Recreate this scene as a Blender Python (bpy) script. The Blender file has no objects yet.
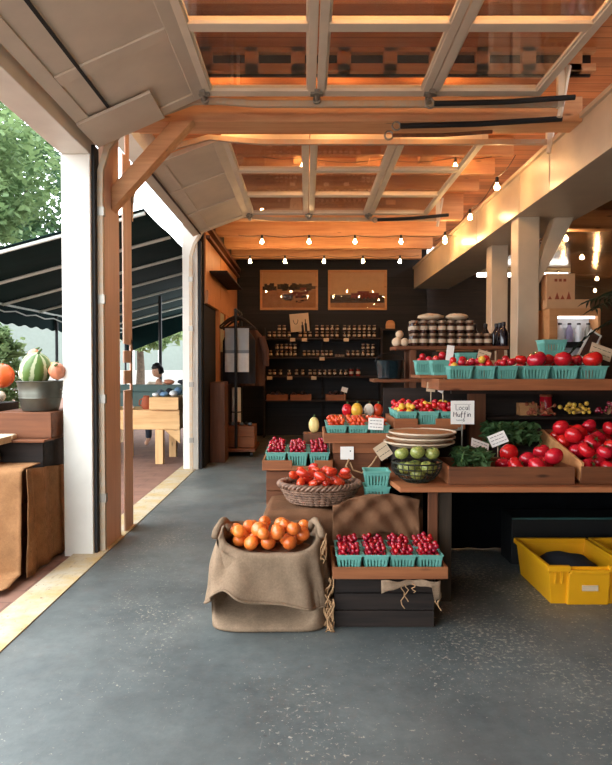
import bpy, bmesh, math, random
from mathutils import Vector, Matrix, Euler, noise
R = random.Random(11)
PI = math.pi
SC = bpy.context.scene
C = SC.collection
F_PX = 630.0
PITCH = math.atan(16.5 / F_PX)


def P(px, py, d):
    """The world point at depth d (metres along Y from the camera) seen at a place of the 612x765 photograph; used to lay the room out."""
    u = (px - 306) / F_PX
    v = (382.5 - py) / F_PX
    y = math.cos(PITCH) + v * math.sin(PITCH)
    z = -math.sin(PITCH) + v * math.cos(PITCH)
    t = d / y
    return Vector((u * t, d, 1.5 + z * t))


def S(r, g, b):
    f = lambda c: (c / 255 / 12.92) if c / 255 <= 0.04045 else ((c / 255 + 0.055) / 1.055) ** 2.4
    return (f(r), f(g), f(b), 1.0)


# ------------------------------------------------------------------ materials
class NT:
    def __init__(s, name):
        s.m = bpy.data.materials.new(name)
        s.m.use_nodes = True
        s.t = s.m.node_tree
        s.n = s.t.nodes
        s.b = s.n['Principled BSDF']
        s.out = s.n['Material Output']

    def node(s, typ, **kw):
        n = s.n.new(typ)
        for k, v in kw.items():
            if k in n.inputs.keys():
                n.inputs[k].default_value = v
            else:
                setattr(n, k, v)
        return n

    def link(s, a, b):
        s.t.links.new(a, b)

    def coord(s, scale=(1, 1, 1), world=False):
        mp = s.node('ShaderNodeMapping')
        mp.inputs['Scale'].default_value = scale
        if world:
            g = s.node('ShaderNodeNewGeometry')
            s.link(g.outputs['Position'], mp.inputs['Vector'])
        else:
            tc = s.node('ShaderNodeTexCoord')
            s.link(tc.outputs['Object'], mp.inputs['Vector'])
        return mp.outputs['Vector']

    def noise(s, vec, scale, detail=4, rough=0.55):
        n = s.node('ShaderNodeTexNoise', Scale=scale, Detail=detail, Roughness=rough)
        s.link(vec, n.inputs['Vector'])
        return n.outputs['Fac']

    def ramp(s, fac, stops):
        r = s.node('ShaderNodeValToRGB')
        e = r.color_ramp.elements
        while len(e) < len(stops):
            e.new(0.5)
        for el, (p, c) in zip(e, stops):
            el.position = p
            el.color = c if len(c) == 4 else (*c, 1)
        s.link(fac, r.inputs['Fac'])
        return r.outputs['Color']

    def math(s, op, a, b=None):
        n = s.node('ShaderNodeMath', operation=op)
        for i, x in enumerate((a, b)):
            if x is None:
                continue
            if isinstance(x, (int, float)):
                n.inputs[i].default_value = x
            else:
                s.link(x, n.inputs[i])
        return n.outputs[0]

    def mix(s, fac, a, b, blend='MIX'):
        n = s.node('ShaderNodeMix', data_type='RGBA', blend_type=blend)
        for i, x in ((0, fac), (6, a), (7, b)):
            if isinstance(x, (int, float)):
                n.inputs[i].default_value = x
            elif isinstance(x, tuple):
                n.inputs[i].default_value = x
            else:
                s.link(x, n.inputs[i])
        return n.outputs[2]

    def bump(s, h, strength=0.3, dist=0.01):
        n = s.node('ShaderNodeBump', Strength=strength, Distance=dist)
        s.link(h, n.inputs['Height'])
        s.link(n.outputs['Normal'], s.b.inputs['Normal'])

    def col(s, c):
        if isinstance(c, tuple):
            s.b.inputs['Base Color'].default_value = c
        else:
            s.link(c, s.b.inputs['Base Color'])

    def set(s, **kw):
        for k, v in kw.items():
            s.b.inputs[k.replace('_', ' ')].default_value = v


def shade(c, f):
    return (min(1, c[0] * f), min(1, c[1] * f), min(1, c[2] * f), 1)


def mat(name, c, rough=0.6, metal=0.0, var=0.15, vs=6, bump=0.0, bs=60, rnd=0.0, spec=0.5, coat=0.0, c2=None, trans=0.0):
    t = NT(name)
    vec = t.coord()
    n = t.noise(vec, vs)
    colr = t.ramp(n, [(0.3, shade(c, 1 - var)), (0.7, c2 if c2 else shade(c, 1 + var))])
    if rnd:
        oi = t.node('ShaderNodeObjectInfo')
        hs = t.node('ShaderNodeHueSaturation')
        t.link(t.math('ADD', t.math('MULTIPLY', oi.outputs['Random'], rnd * 2), 1 - rnd), hs.inputs['Value'])
        t.link(t.math('ADD', t.math('MULTIPLY', oi.outputs['Random'], rnd * 0.06), 0.5 - rnd * 0.03), hs.inputs['Hue'])
        t.link(colr, hs.inputs['Color'])
        colr = hs.outputs['Color']
    t.col(colr)
    t.set(Roughness=rough, Metallic=metal, Specular_IOR_Level=spec, Coat_Weight=coat)
    if coat:
        t.set(Coat_Roughness=0.12)
    if bump:
        t.bump(t.noise(vec, bs, 3), bump, 0.004)
    return t.m


def wood(name, c1, c2, axis='X', rough=0.65, scale=1.0, bump=0.25, spec=0.3, knots=True, split=None, split_w=0.12, gap=S(12, 10, 9)):
    t = NT(name)
    sc = {'X': (0.9, 14, 14), 'Y': (14, 0.9, 14), 'Z': (14, 14, 0.9)}[axis]
    vec = t.coord(tuple(x * scale for x in sc))
    n1 = t.noise(vec, 1.6, 6, 0.62)
    n2 = t.noise(t.coord((1.3, 1.3, 1.3)), 1.5, 3)
    f = t.math('ADD', t.math('MULTIPLY', n1, 0.75), t.math('MULTIPLY', n2, 0.3))
    colr = t.ramp(f, [(0.36, c1), (0.66, c2)])
    if knots:
        v = t.node('ShaderNodeTexVoronoi', Scale=2.3)
        t.link(t.coord({'X': (0.8, 3, 3), 'Y': (3, 0.8, 3), 'Z': (3, 3, 0.8)}[axis]), v.inputs['Vector'])
        k = t.ramp(v.outputs['Distance'], [(0.03, (1, 1, 1)), (0.1, (0, 0, 0))])
        colr = t.mix(k, colr, shade(c1, 0.45))
    if split:
        sep = t.node('ShaderNodeSeparateXYZ')
        t.link(t.coord(), sep.inputs[0])
        q = t.math('FRACT', t.math('DIVIDE', sep.outputs[split], split_w))
        line = t.math('LESS_THAN', q, 0.045)
        colr = t.mix(line, colr, gap)
        fl = t.math('FLOOR', t.math('DIVIDE', sep.outputs[split], split_w))
        wn = t.node('ShaderNodeTexWhiteNoise', noise_dimensions='1D')
        t.link(fl, wn.inputs['W'])
        hs = t.node('ShaderNodeHueSaturation')
        t.link(t.math('ADD', t.math('MULTIPLY', wn.outputs['Value'], 0.5), 0.75), hs.inputs['Value'])
        t.link(colr, hs.inputs['Color'])
        colr = hs.outputs['Color']
    t.col(colr)
    t.set(Roughness=rough, Specular_IOR_Level=spec)
    t.bump(n1, bump, 0.004)
    return t.m


def burlap(name, c, dark=0.6):
    t = NT(name)
    vec = t.coord()
    w1 = t.node('ShaderNodeTexWave', wave_type='BANDS', bands_direction='X', Scale=140.0, Distortion=1.2)
    w2 = t.node('ShaderNodeTexWave', wave_type='BANDS', bands_direction='Z', Scale=140.0, Distortion=1.2)
    t.link(vec, w1.inputs['Vector'])
    t.link(vec, w2.inputs['Vector'])
    h = t.math('MULTIPLY', w1.outputs['Fac'], w2.outputs['Fac'])
    n = t.noise(vec, 7, 6, 0.65)
    n2 = t.noise(vec, 90, 3)
    f = t.math('ADD', t.math('MULTIPLY', n, 0.6), t.math('ADD', t.math('MULTIPLY', h, 0.28), t.math('MULTIPLY', n2, 0.25)))
    t.col(t.ramp(f, [(0.3, shade(c, dark)), (0.75, shade(c, 1.18))]))
    t.set(Roughness=0.95, Specular_IOR_Level=0.1)
    t.bump(t.math('ADD', t.math('MULTIPLY', h, 0.6), t.math('MULTIPLY', n, 1.6)), 0.45, 0.006)
    return t.m


def emit(name, c, strength):
    t = NT(name)
    t.n.remove(t.b)
    e = t.node('ShaderNodeEmission', Color=c, Strength=strength)
    t.link(e.outputs[0], t.out.inputs['Surface'])
    return t.m


def leafmat(name, c, c2):
    t = NT(name)
    n = t.noise(t.coord(), 1.4, 4)
    colr = t.ramp(n, [(0.35, c), (0.65, c2)])
    t.col(colr)
    t.set(Roughness=0.55, Specular_IOR_Level=0.25)
    tr = t.node('ShaderNodeBsdfTranslucent')
    t.link(colr, tr.inputs['Color'])
    mx = t.node('ShaderNodeMixShader', Fac=0.45)
    t.link(t.b.outputs[0], mx.inputs[1])
    t.link(tr.outputs[0], mx.inputs[2])
    t.link(mx.outputs[0], t.out.inputs['Surface'])
    return t.m


def glassmat(name, tint=(0.93, 0.9, 0.86, 1), dirt=0.05):
    t = NT(name)
    t.n.remove(t.b)
    tr = t.node('ShaderNodeBsdfTransparent', Color=tint)
    gl = t.node('ShaderNodeBsdfGlossy', Roughness=0.02, Color=(1, 1, 1, 1))
    df = t.node('ShaderNodeBsdfDiffuse', Color=(0.7, 0.66, 0.6, 1))
    lw = t.node('ShaderNodeLayerWeight', Blend=0.5)
    m1 = t.node('ShaderNodeMixShader')
    t.link(t.math('ADD', t.math('MULTIPLY', t.math('POWER', lw.outputs['Facing'], 4.0), 0.7), 0.03), m1.inputs[0])
    t.link(tr.outputs[0], m1.inputs[1])
    t.link(gl.outputs[0], m1.inputs[2])
    m2 = t.node('ShaderNodeMixShader')
    n = t.noise(t.coord(), 5, 4)
    t.link(t.math('MULTIPLY', n, dirt * 2), m2.inputs[0])
    t.link(m1.outputs[0], m2.inputs[1])
    t.link(df.outputs[0], m2.inputs[2])
    t.link(m2.outputs[0], t.out.inputs['Surface'])
    return t.m


# ------------------------------------------------------------------ mesh building
class MB:
    def __init__(s):
        s.bm = bmesh.new()
        s.mi = 0

    def face(s, vs):
        try:
            f = s.bm.faces.new(vs)
            f.material_index = s.mi
            return f
        except ValueError:
            return None

    def box(s, x0, x1, y0, y1, z0, z1, M=None):
        v = [Vector((x, y, z)) for z in (z0, z1) for y in (y0, y1) for x in (x0, x1)]
        if M is not None:
            v = [M @ p for p in v]
        v = [s.bm.verts.new(p) for p in v]
        for q in ((0, 2, 3, 1), (4, 5, 7, 6), (0, 1, 5, 4), (2, 6, 7, 3), (0, 4, 6, 2), (1, 3, 7, 5)):
            s.face([v[i] for i in q])
        return s

    def rings(s, rings, closed=True, caps=(True, True), loop=False):
        """Skin a list of rings (lists of points)."""
        vr = [[s.bm.verts.new(p) for p in r] for r in rings]
        n = len(vr[0])
        k = len(vr)
        for i in range(k if loop else k - 1):
            a, b = vr[i], vr[(i + 1) % k]
            for j in range(n if closed else n - 1):
                s.face([a[j], a[(j + 1) % n], b[(j + 1) % n], b[j]])
        if not loop and closed:
            if caps[0]:
                s.face(list(reversed(vr[0])))
            if caps[1]:
                s.face(vr[-1])
        return vr

    def tube(s, pts, r, n=8, closed=False, caps=True):
        pts = [Vector(p) for p in pts]
        k = len(pts)
        rs = r if isinstance(r, (list, tuple)) else [r] * k
        rings = []
        prev = None
        for i, p in enumerate(pts):
            if closed:
                t = pts[(i + 1) % k] - pts[i - 1]
            else:
                t = pts[min(i + 1, k - 1)] - pts[max(i - 1, 0)]
            if t.length < 1e-9:
                t = Vector((0, 0, 1))
            t.normalize()
            if prev is None:
                up = Vector((0, 0, 1)) if abs(t.z) < 0.9 else Vector((1, 0, 0))
                a = t.cross(up).normalized()
            else:
                a = prev - t * prev.dot(t)
                a = a.normalized() if a.length > 1e-6 else t.orthogonal().normalized()
            prev = a
            b = t.cross(a)
            rings.append([p + (a * math.cos(2 * PI * j / n) + b * math.sin(2 * PI * j / n)) * rs[i] for j in range(n)])
        s.rings(rings, caps=(caps, caps), loop=closed)
        return s

    def cyl(s, p0, p1, r0, r1=None, n=12):
        return s.tube([p0, p1], [r0, r0 if r1 is None else r1], n)

    def lathe(s, prof, n=24, c=(0, 0, 0), sx=1, sy=1, M=None, caps=(True, True)):
        c = Vector(c)
        rings = []
        for r, z in prof:
            ring = [Vector((r * sx * math.cos(2 * PI * j / n), r * sy * math.sin(2 * PI * j / n), z)) + c for j in range(n)]
            if M is not None:
                ring = [M @ p for p in ring]
            rings.append(ring)
        s.rings(rings, caps=caps)
        return s

    def ball(s, c, r, u=12, v=8, M=None, f=None):
        c = Vector(c)
        r = (r, r, r) if isinstance(r, (int, float)) else r
        rings = []
        for i in range(1, v):
            th = PI * i / v
            ring = []
            for j in range(u):
                ph = 2 * PI * j / u
                d = Vector((math.sin(th) * math.cos(ph), math.sin(th) * math.sin(ph), -math.cos(th)))
                k = f(d) if f else 1.0
                p = Vector((d.x * r[0], d.y * r[1], d.z * r[2])) * k
                ring.append((M @ p if M is not None else p) + c)
            rings.append(ring)
        vr = s.rings(rings, caps=(False, False))
        for idx, sg in ((0, -1), (-1, 1)):
            d = Vector((0, 0, sg))
            p = Vector((0, 0, sg * r[2])) * (f(d) if f else 1.0)
            pv = s.bm.verts.new((M @ p if M is not None else p) + c)
            ring = vr[idx]
            for j in range(u):
                a, b = ring[j], ring[(j + 1) % u]
                s.face([pv, b, a] if sg < 0 else [pv, a, b])
        return s

    def prism(s, poly, z0, z1, M=None):
        a = [Vector((x, y, z0)) for x, y in poly]
        b = [Vector((x, y, z1)) for x, y in poly]
        if M is not None:
            a = [M @ p for p in a]
            b = [M @ p for p in b]
        s.rings([a, b])
        return s

    def grid(s, fn, nu, nv):
        """fn(u, v) with u, v in 0..1; an open sheet."""
        vs = [[s.bm.verts.new(fn(i / nu, j / nv)) for j in range(nv + 1)] for i in range(nu + 1)]
        for i in range(nu):
            for j in range(nv):
                s.face([vs[i][j], vs[i + 1][j], vs[i + 1][j + 1], vs[i][j + 1]])
        return s

    def quad(s, pts):
        s.face([s.bm.verts.new(p) for p in pts])
        return s

    def mesh(s, name, mats, smooth=False, angle=40, off=None, recalc=True):
        if off is not None:
            bmesh.ops.translate(s.bm, vec=-Vector(off), verts=s.bm.verts)
        if recalc:
            bmesh.ops.recalc_face_normals(s.bm, faces=s.bm.faces)
        me = bpy.data.meshes.new(name)
        s.bm.to_mesh(me)
        s.bm.free()
        for m in (mats if isinstance(mats, (list, tuple)) else [mats]):
            me.materials.append(m)
        if smooth:
            me.polygons.foreach_set('use_smooth', [True] * len(me.polygons))
            me.set_sharp_from_angle(angle=math.radians(angle))
        me.update()
        return me

    def build(s, name, mats, parent=None, loc=None, smooth=False, bevel=0.0, solid=0.0, sub=0, angle=40, local=False, recalc=True):
        """Link the collected shape as ONE object. Shapes are given in world space (or, with local, in the space of the parent / loc)."""
        off = None
        if not local:
            off = wl(parent) if parent is not None else (Vector(loc) if loc is not None else None)
        me = s.mesh(name, mats, smooth, angle, off, recalc)
        o = ob(name, me, parent, loc if (loc is not None and parent is None) else (0, 0, 0))
        if solid:
            m = o.modifiers.new('Solid', 'SOLIDIFY')
            m.thickness = solid
            m.offset = 0
        if bevel:
            m = o.modifiers.new('Bevel', 'BEVEL')
            m.width = bevel
            m.segments = 2
            m.limit_method = 'ANGLE'
            m.angle_limit = math.radians(40)
        if sub:
            m = o.modifiers.new('Sub', 'SUBSURF')
            m.levels = sub
            m.render_levels = sub
        return o


def wl(o):
    v = Vector((0, 0, 0))
    while o is not None:
        v += o.location
        o = o.parent
    return v


def ob(name, me, parent=None, loc=(0, 0, 0), rot=(0, 0, 0), scale=None):
    o = bpy.data.objects.new(name, me)
    C.objects.link(o)
    o.location = loc
    o.rotation_euler = rot
    if scale is not None:
        o.scale = (scale,) * 3 if isinstance(scale, (int, float)) else scale
    if parent is not None:
        o.parent = parent
    return o


def tag(o, label, cat=None, group=None, kind=None):
    o['label'] = label
    if cat:
        o['category'] = cat
    if group:
        o['group'] = group
    if kind:
        o['kind'] = kind
    return o


def thing(name, label, cat, loc=(0, 0, 0), rz=0.0, group=None, kind=None):
    o = ob(name, None, None, loc, (0, 0, rz))
    return tag(o, label, cat, group, kind)


def struct(o, label, cat=None):
    return tag(o, label, cat, None, 'structure')


def kids(o):
    return [c for c in bpy.data.objects if c.parent == o]


def copy_tree(o, parent=None, children=None):
    ch = kids(o) if children is None else children
    c = o.copy()
    C.objects.link(c)
    if parent is not None:
        c.parent = parent
    for k in ch:
        copy_tree(k, c)
    return c


def pack(n, r, dom, base, k=0.0, cand=14, centre=(0, 0), jit=0.0, got=None, rad=None, zmax=99.0):
    """Drop n balls one by one; each rests on the base or on balls already there, never through them."""
    got = [] if got is None else got
    out = []
    for i in range(n):
        ri = r * (1 - jit * R.random()) if rad is None else rad[i]
        best = None
        for _ in range(cand):
            x, y = dom(ri)
            z = base + ri
            for (a, b, c, q) in got:
                d2 = (x - a) ** 2 + (y - b) ** 2
                m = (ri + q) * 1.004
                if d2 < m * m:
                    z = max(z, c + math.sqrt(m * m - d2))
            sc = z + k * ((x - centre[0]) ** 2 + (y - centre[1]) ** 2)
            if best is None or sc < best[0]:
                best = (sc, x, y, z)
        if best[3] > zmax:
            continue
        got.append((best[1], best[2], best[3], ri))
        out.append((best[1], best[2], best[3], ri))
    return out


def heap(n, r, x, y, half, base, k=0.3):
    """A flat first layer of balls in rows, then the rest dropped into the hollows."""
    m = int(2 * half / (2 * r * 1.01))
    step = (2 * half - 2 * r) / (m - 1)
    slack = (step - 2 * r) / 2
    got = []
    for i in range(m):
        for j in range(m):
            got.append((x - half + r + i * step + R.uniform(-1, 1) * slack * 0.7, y - half + r + j * step + R.uniform(-1, 1) * slack * 0.7, base + r * R.uniform(0.94, 1.0), r * R.uniform(0.9, 0.99)))
    got = got[:n]
    pack(n - len(got), r, rect(x - half, x + half, y - half, y + half), base, k, 60, (x, y), 0.14, got)
    return got


def rect(x0, x1, y0, y1):
    return lambda r: (R.uniform(x0 + r, x1 - r), R.uniform(y0 + r, y1 - r))


def disc(cx, cy, rx, ry):
    def f(r):
        while True:
            a, b = R.uniform(-1, 1), R.uniform(-1, 1)
            if a * a + b * b <= 1:
                return cx + a * (rx - r), cy + b * (ry - r)
    return f


ORD = ['first', 'second', 'third', 'fourth', 'fifth', 'sixth', 'seventh', 'eighth', 'ninth', 'tenth', 'eleventh', 'twelfth', 'thirteenth',
       'fourteenth', 'fifteenth', 'sixteenth', 'seventeenth', 'eighteenth', 'nineteenth', 'twentieth', 'twenty-first', 'twenty-second', 'twenty-third', 'twenty-fourth']


def nz(p, s=1.0, a=1.0):
    return noise.noise(Vector(p) * s) * a
def stripes(name, c1, c2, n):
    t = NT(name)
    g = t.node('ShaderNodeTexGradient', gradient_type='RADIAL')
    t.link(t.coord(), g.inputs['Vector'])
    wob = t.math('MULTIPLY', t.noise(t.coord(), 22, 3), 0.05)
    q = t.math('FRACT', t.math('MULTIPLY', t.math('ADD', g.outputs['Fac'], wob), n))
    t.col(t.ramp(q, [(0.66, c1), (0.74, c2)]))
    t.set(Roughness=0.4)
    return t.m


# ------------------------------------------------------------------ palette
M = {}
M['white'] = mat('white_paint', S(222, 219, 208), 0.45, var=0.05, vs=5, bump=0.1, bs=30)
M['cream'] = mat('cream_paint', S(205, 186, 158), 0.32, var=0.08, vs=3, bump=0.08, bs=20)
M['door'] = mat('door_paint', S(212, 200, 182), 0.5, var=0.07, vs=3, bump=0.12, bs=30)
M['doorframe'] = mat('door_frame_paint', S(222, 210, 188), 0.5, var=0.07, vs=4, bump=0.1)
M['pier'] = wood('pinkish_pier_board', S(206, 170, 148), S(226, 192, 168), 'Z', 0.6, knots=False, bump=0.1)
M['warmwood'] = wood('warm_beam_wood', S(200, 142, 98), S(226, 174, 126), 'X', 0.6, bump=0.2)
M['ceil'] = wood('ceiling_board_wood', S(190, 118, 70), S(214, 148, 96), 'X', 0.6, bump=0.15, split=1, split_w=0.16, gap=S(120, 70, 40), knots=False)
M['ply'] = wood('plywood_panel', S(186, 116, 66), S(208, 142, 88), 'Z', 0.5, bump=0.1)
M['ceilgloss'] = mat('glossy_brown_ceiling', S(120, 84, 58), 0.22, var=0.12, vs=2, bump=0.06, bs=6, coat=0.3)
M['darkwall'] = wood('dark_plank_wall', S(20, 19, 20), S(34, 30, 29), 'X', 0.6, split=2, split_w=0.2, gap=S(8, 8, 9), knots=False)
M['darkwood'] = wood('dark_stained_wood', S(34, 25, 21), S(54, 38, 29), 'X', 0.6)
M['blackwood'] = wood('blackened_crate_wood', S(26, 22, 21), S(50, 40, 34), 'X', 0.75, bump=0.5)
M['tray'] = wood('tray_wood', S(120, 72, 44), S(158, 98, 60), 'X', 0.6)
M['trayy'] = wood('tray_wood_end', S(120, 72, 44), S(158, 98, 60), 'Y', 0.6)
M['crate'] = wood('crate_wood', S(90, 54, 34), S(128, 78, 48), 'X', 0.6)
M['crateZ'] = wood('post_wood', S(84, 52, 34), S(118, 72, 46), 'Z', 0.6)
M['tabletop'] = wood('table_top_wood', S(146, 88, 54), S(180, 114, 72), 'X', 0.55)
M['pine'] = wood('outdoor_pine', S(206, 158, 104), S(232, 190, 134), 'X', 0.6)
M['pineZ'] = wood('outdoor_pine_leg', S(206, 158, 104), S(232, 190, 134), 'Z', 0.6)
M['palewood'] = wood('pale_board', S(190, 165, 132), S(222, 200, 166), 'X', 0.7)
M['burlap'] = burlap('burlap_weave', S(160, 135, 110), 0.45)
M['burlapd'] = burlap('brown_burlap_weave', S(132, 94, 68))
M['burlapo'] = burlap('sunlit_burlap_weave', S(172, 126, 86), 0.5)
M['teal'] = mat('teal_pulp', S(104, 170, 156), 0.75, var=0.1, vs=14, bump=0.2, bs=160, rnd=0.1)
M['cherry'] = mat('crimson_skin', S(165, 18, 38), 0.18, var=0.25, vs=30, rnd=0.22, coat=0.4)
M['tomato'] = mat('tomato_skin', S(196, 26, 36), 0.2, var=0.15, vs=5, rnd=0.12, coat=0.4)
M['plum'] = mat('plum_tomato_skin', S(200, 34, 34), 0.22, var=0.15, vs=5, rnd=0.15, coat=0.4, c2=S(222, 78, 36))
M['orange'] = mat('orange_skin', S(228, 104, 40), 0.28, var=0.1, vs=5, rnd=0.14, coat=0.25, c2=S(240, 138, 58))
M['ocherry'] = mat('orange_cherry_skin', S(222, 78, 34), 0.2, var=0.1, vs=20, rnd=0.2, coat=0.4)
M['yellow'] = mat('yellow_skin', S(226, 178, 60), 0.3, var=0.1, vs=6, rnd=0.1, coat=0.2)
M['paleyellow'] = mat('pale_yellow_skin', S(222, 200, 130), 0.35, var=0.1, vs=6)
M['green'] = mat('green_tomato_skin', S(122, 142, 66), 0.25, var=0.15, vs=4, rnd=0.12, coat=0.3, c2=S(176, 176, 96))
M['stem'] = mat('green_stem', S(70, 92, 40), 0.6, var=0.2)
M['herb'] = leafmat('herb_leaf', S(52, 84, 48), S(98, 130, 82))
M['leaf1'] = leafmat('tree_leaf', S(72, 96, 58), S(128, 150, 100))
M['leaf2'] = leafmat('tree_leaf_light', S(104, 130, 82), S(164, 182, 128))
M['leaf3'] = leafmat('tree_leaf_dark', S(54, 82, 54), S(96, 122, 82))
M['palm'] = leafmat('palm_leaf', S(24, 40, 32), S(40, 62, 44))
M['bark'] = mat('bark', S(84, 70, 56), 0.9, var=0.3, vs=12, bump=0.5)
M['awning'] = mat('awning_canvas', S(14, 38, 38), 0.9, var=0.12, vs=3, spec=0.1)
M['awnrib'] = mat('awning_rib', S(196, 204, 196), 0.5, var=0.05)
M['steel'] = mat('grey_steel', S(150, 146, 136), 0.4, 0.7, var=0.1)
M['trackpaint'] = mat('worn_track_paint', S(200, 188, 166), 0.5, 0.2, var=0.2, vs=24, c2=S(190, 160, 128))
M['galv'] = mat('galvanised_tub', S(98, 98, 88), 0.42, 0.75, var=0.2, vs=9, bump=0.1)
M['black'] = mat('black_metal', S(24, 25, 27), 0.45, 0.3, var=0.1)
M['rubber'] = mat('black_rubber', S(22, 24, 26), 0.7, var=0.1)
M['paper'] = mat('white_paper', S(236, 234, 226), 0.8, var=0.03)
M['papert'] = mat('tan_paper', S(206, 182, 150), 0.8, var=0.08)
M['ink'] = mat('dark_ink', S(34, 34, 40), 0.8, var=0.05)
M['yellowbin'] = mat('yellow_plastic', S(232, 166, 24), 0.4, var=0.06, vs=5, spec=0.4)
M['darkbin'] = mat('dark_bin_plastic', S(13, 16, 18), 0.6, var=0.1)
M['tealrim'] = mat('teal_plastic', S(44, 88, 86), 0.5, var=0.1)
M['wicker'] = mat('wicker_cane', S(116, 84, 66), 0.6, var=0.35, vs=26, bump=0.3, rnd=0.05, c2=S(158, 124, 100))
M['wickerd'] = mat('wicker_dark', S(66, 46, 38), 0.7, var=0.3, vs=26)
M['rim'] = mat('pale_basket_rim', S(206, 186, 158), 0.5, var=0.06)
M['basketweave'] = mat('woven_basket_floor', S(168, 112, 66), 0.6, var=0.25, vs=30, bump=0.4)
M['rope'] = mat('jute_rope', S(178, 140, 100), 0.9, var=0.2, vs=40)
M['wire'] = mat('dark_wire', S(52, 54, 44), 0.5, 0.6)
M['glass'] = glassmat('door_glass')
M['jar'] = mat('jar_preserve', S(58, 34, 26), 0.15, var=0.2, vs=20, rnd=0.3, coat=0.5)
M['jarred'] = mat('jar_red_sauce', S(126, 34, 28), 0.15, var=0.2, vs=20, rnd=0.1, coat=0.5)
M['lid'] = mat('jar_lid', S(146, 122, 98), 0.4, 0.3, var=0.1, rnd=0.15)
M['lidd'] = mat('dark_lid', S(40, 34, 34), 0.4, 0.3, var=0.1)
M['jarlabel'] = mat('jar_label', S(190, 170, 144), 0.7, var=0.08, rnd=0.08)
M['bottle'] = mat('dark_bottle_glass', S(30, 26, 34), 0.1, var=0.1, coat=0.5)
M['bulb'] = emit('bulb_glow', (1.0, 0.58, 0.24, 1), 250.0)
M['socket'] = mat('bulb_socket', S(30, 28, 28), 0.6)
M['tube'] = emit('tube_glow', (1.0, 0.95, 0.86, 1), 9.0)
M['coolerlight'] = emit('cooler_glow', (0.95, 0.98, 1.0, 1), 5.0)
M['cooler'] = mat('white_cooler_enamel', S(224, 226, 228), 0.35, var=0.03)
M['carton'] = mat('tan_carton', S(206, 160, 116), 0.7, var=0.06)
M['towel'] = mat('pale_towel', S(206, 206, 204), 0.9, var=0.06, vs=20, bump=0.3, bs=200)
M['cloth_blue'] = mat('washed_blue_cloth', S(110, 140, 168), 0.9, var=0.15, bump=0.2, bs=50)
M['cloth_white'] = mat('off_white_cloth', S(226, 226, 222), 0.9, var=0.06, bump=0.2, bs=50)
M['cloth_grey'] = mat('slate_cloth', S(92, 104, 112), 0.9, var=0.12, bump=0.2, bs=50)
M['cloth_dark'] = mat('dark_cloth', S(34, 34, 40), 0.9, var=0.12)
M['cloth_brown'] = mat('brown_suede', S(78, 48, 34), 0.85, var=0.15, vs=8)
M['shadecloth'] = mat('black_shadecloth', S(12, 14, 18), 0.95, var=0.1, spec=0.1)  # for the added sheet that darkens the space under the table
M['greencloth'] = mat('grey_green_cloth', S(92, 112, 106), 0.85, var=0.08)
M['skin'] = mat('skin', S(214, 160, 128), 0.55, var=0.06)
M['hair'] = mat('dark_hair', S(24, 20, 20), 0.5, var=0.2)
M['shirt'] = mat('cream_shirt', S(218, 204, 182), 0.9, var=0.08)
M['trouser'] = mat('dark_trousers', S(46, 50, 60), 0.9)
M['house'] = mat('pale_render', S(128, 138, 130), 0.8, var=0.05)
M['gourdg'] = mat('green_gourd', S(96, 118, 50), 0.35, var=0.25, vs=5, c2=S(150, 158, 84))
M['gourds'] = stripes('striped_gourd', S(84, 112, 50), S(178, 186, 146), 7)
M['gourdo'] = mat('orange_gourd', S(214, 92, 40), 0.4, var=0.12)
M['gourdw'] = mat('white_gourd', S(232, 226, 208), 0.4, var=0.06)
M['gourdp'] = mat('salmon_gourd', S(206, 132, 98), 0.45, var=0.2, vs=9)
M['terra'] = mat('terracotta', S(150, 74, 44), 0.8, var=0.15)
M['box'] = wood('pale_box_wood', S(186, 128, 80), S(208, 152, 100), 'X', 0.6)


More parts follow.
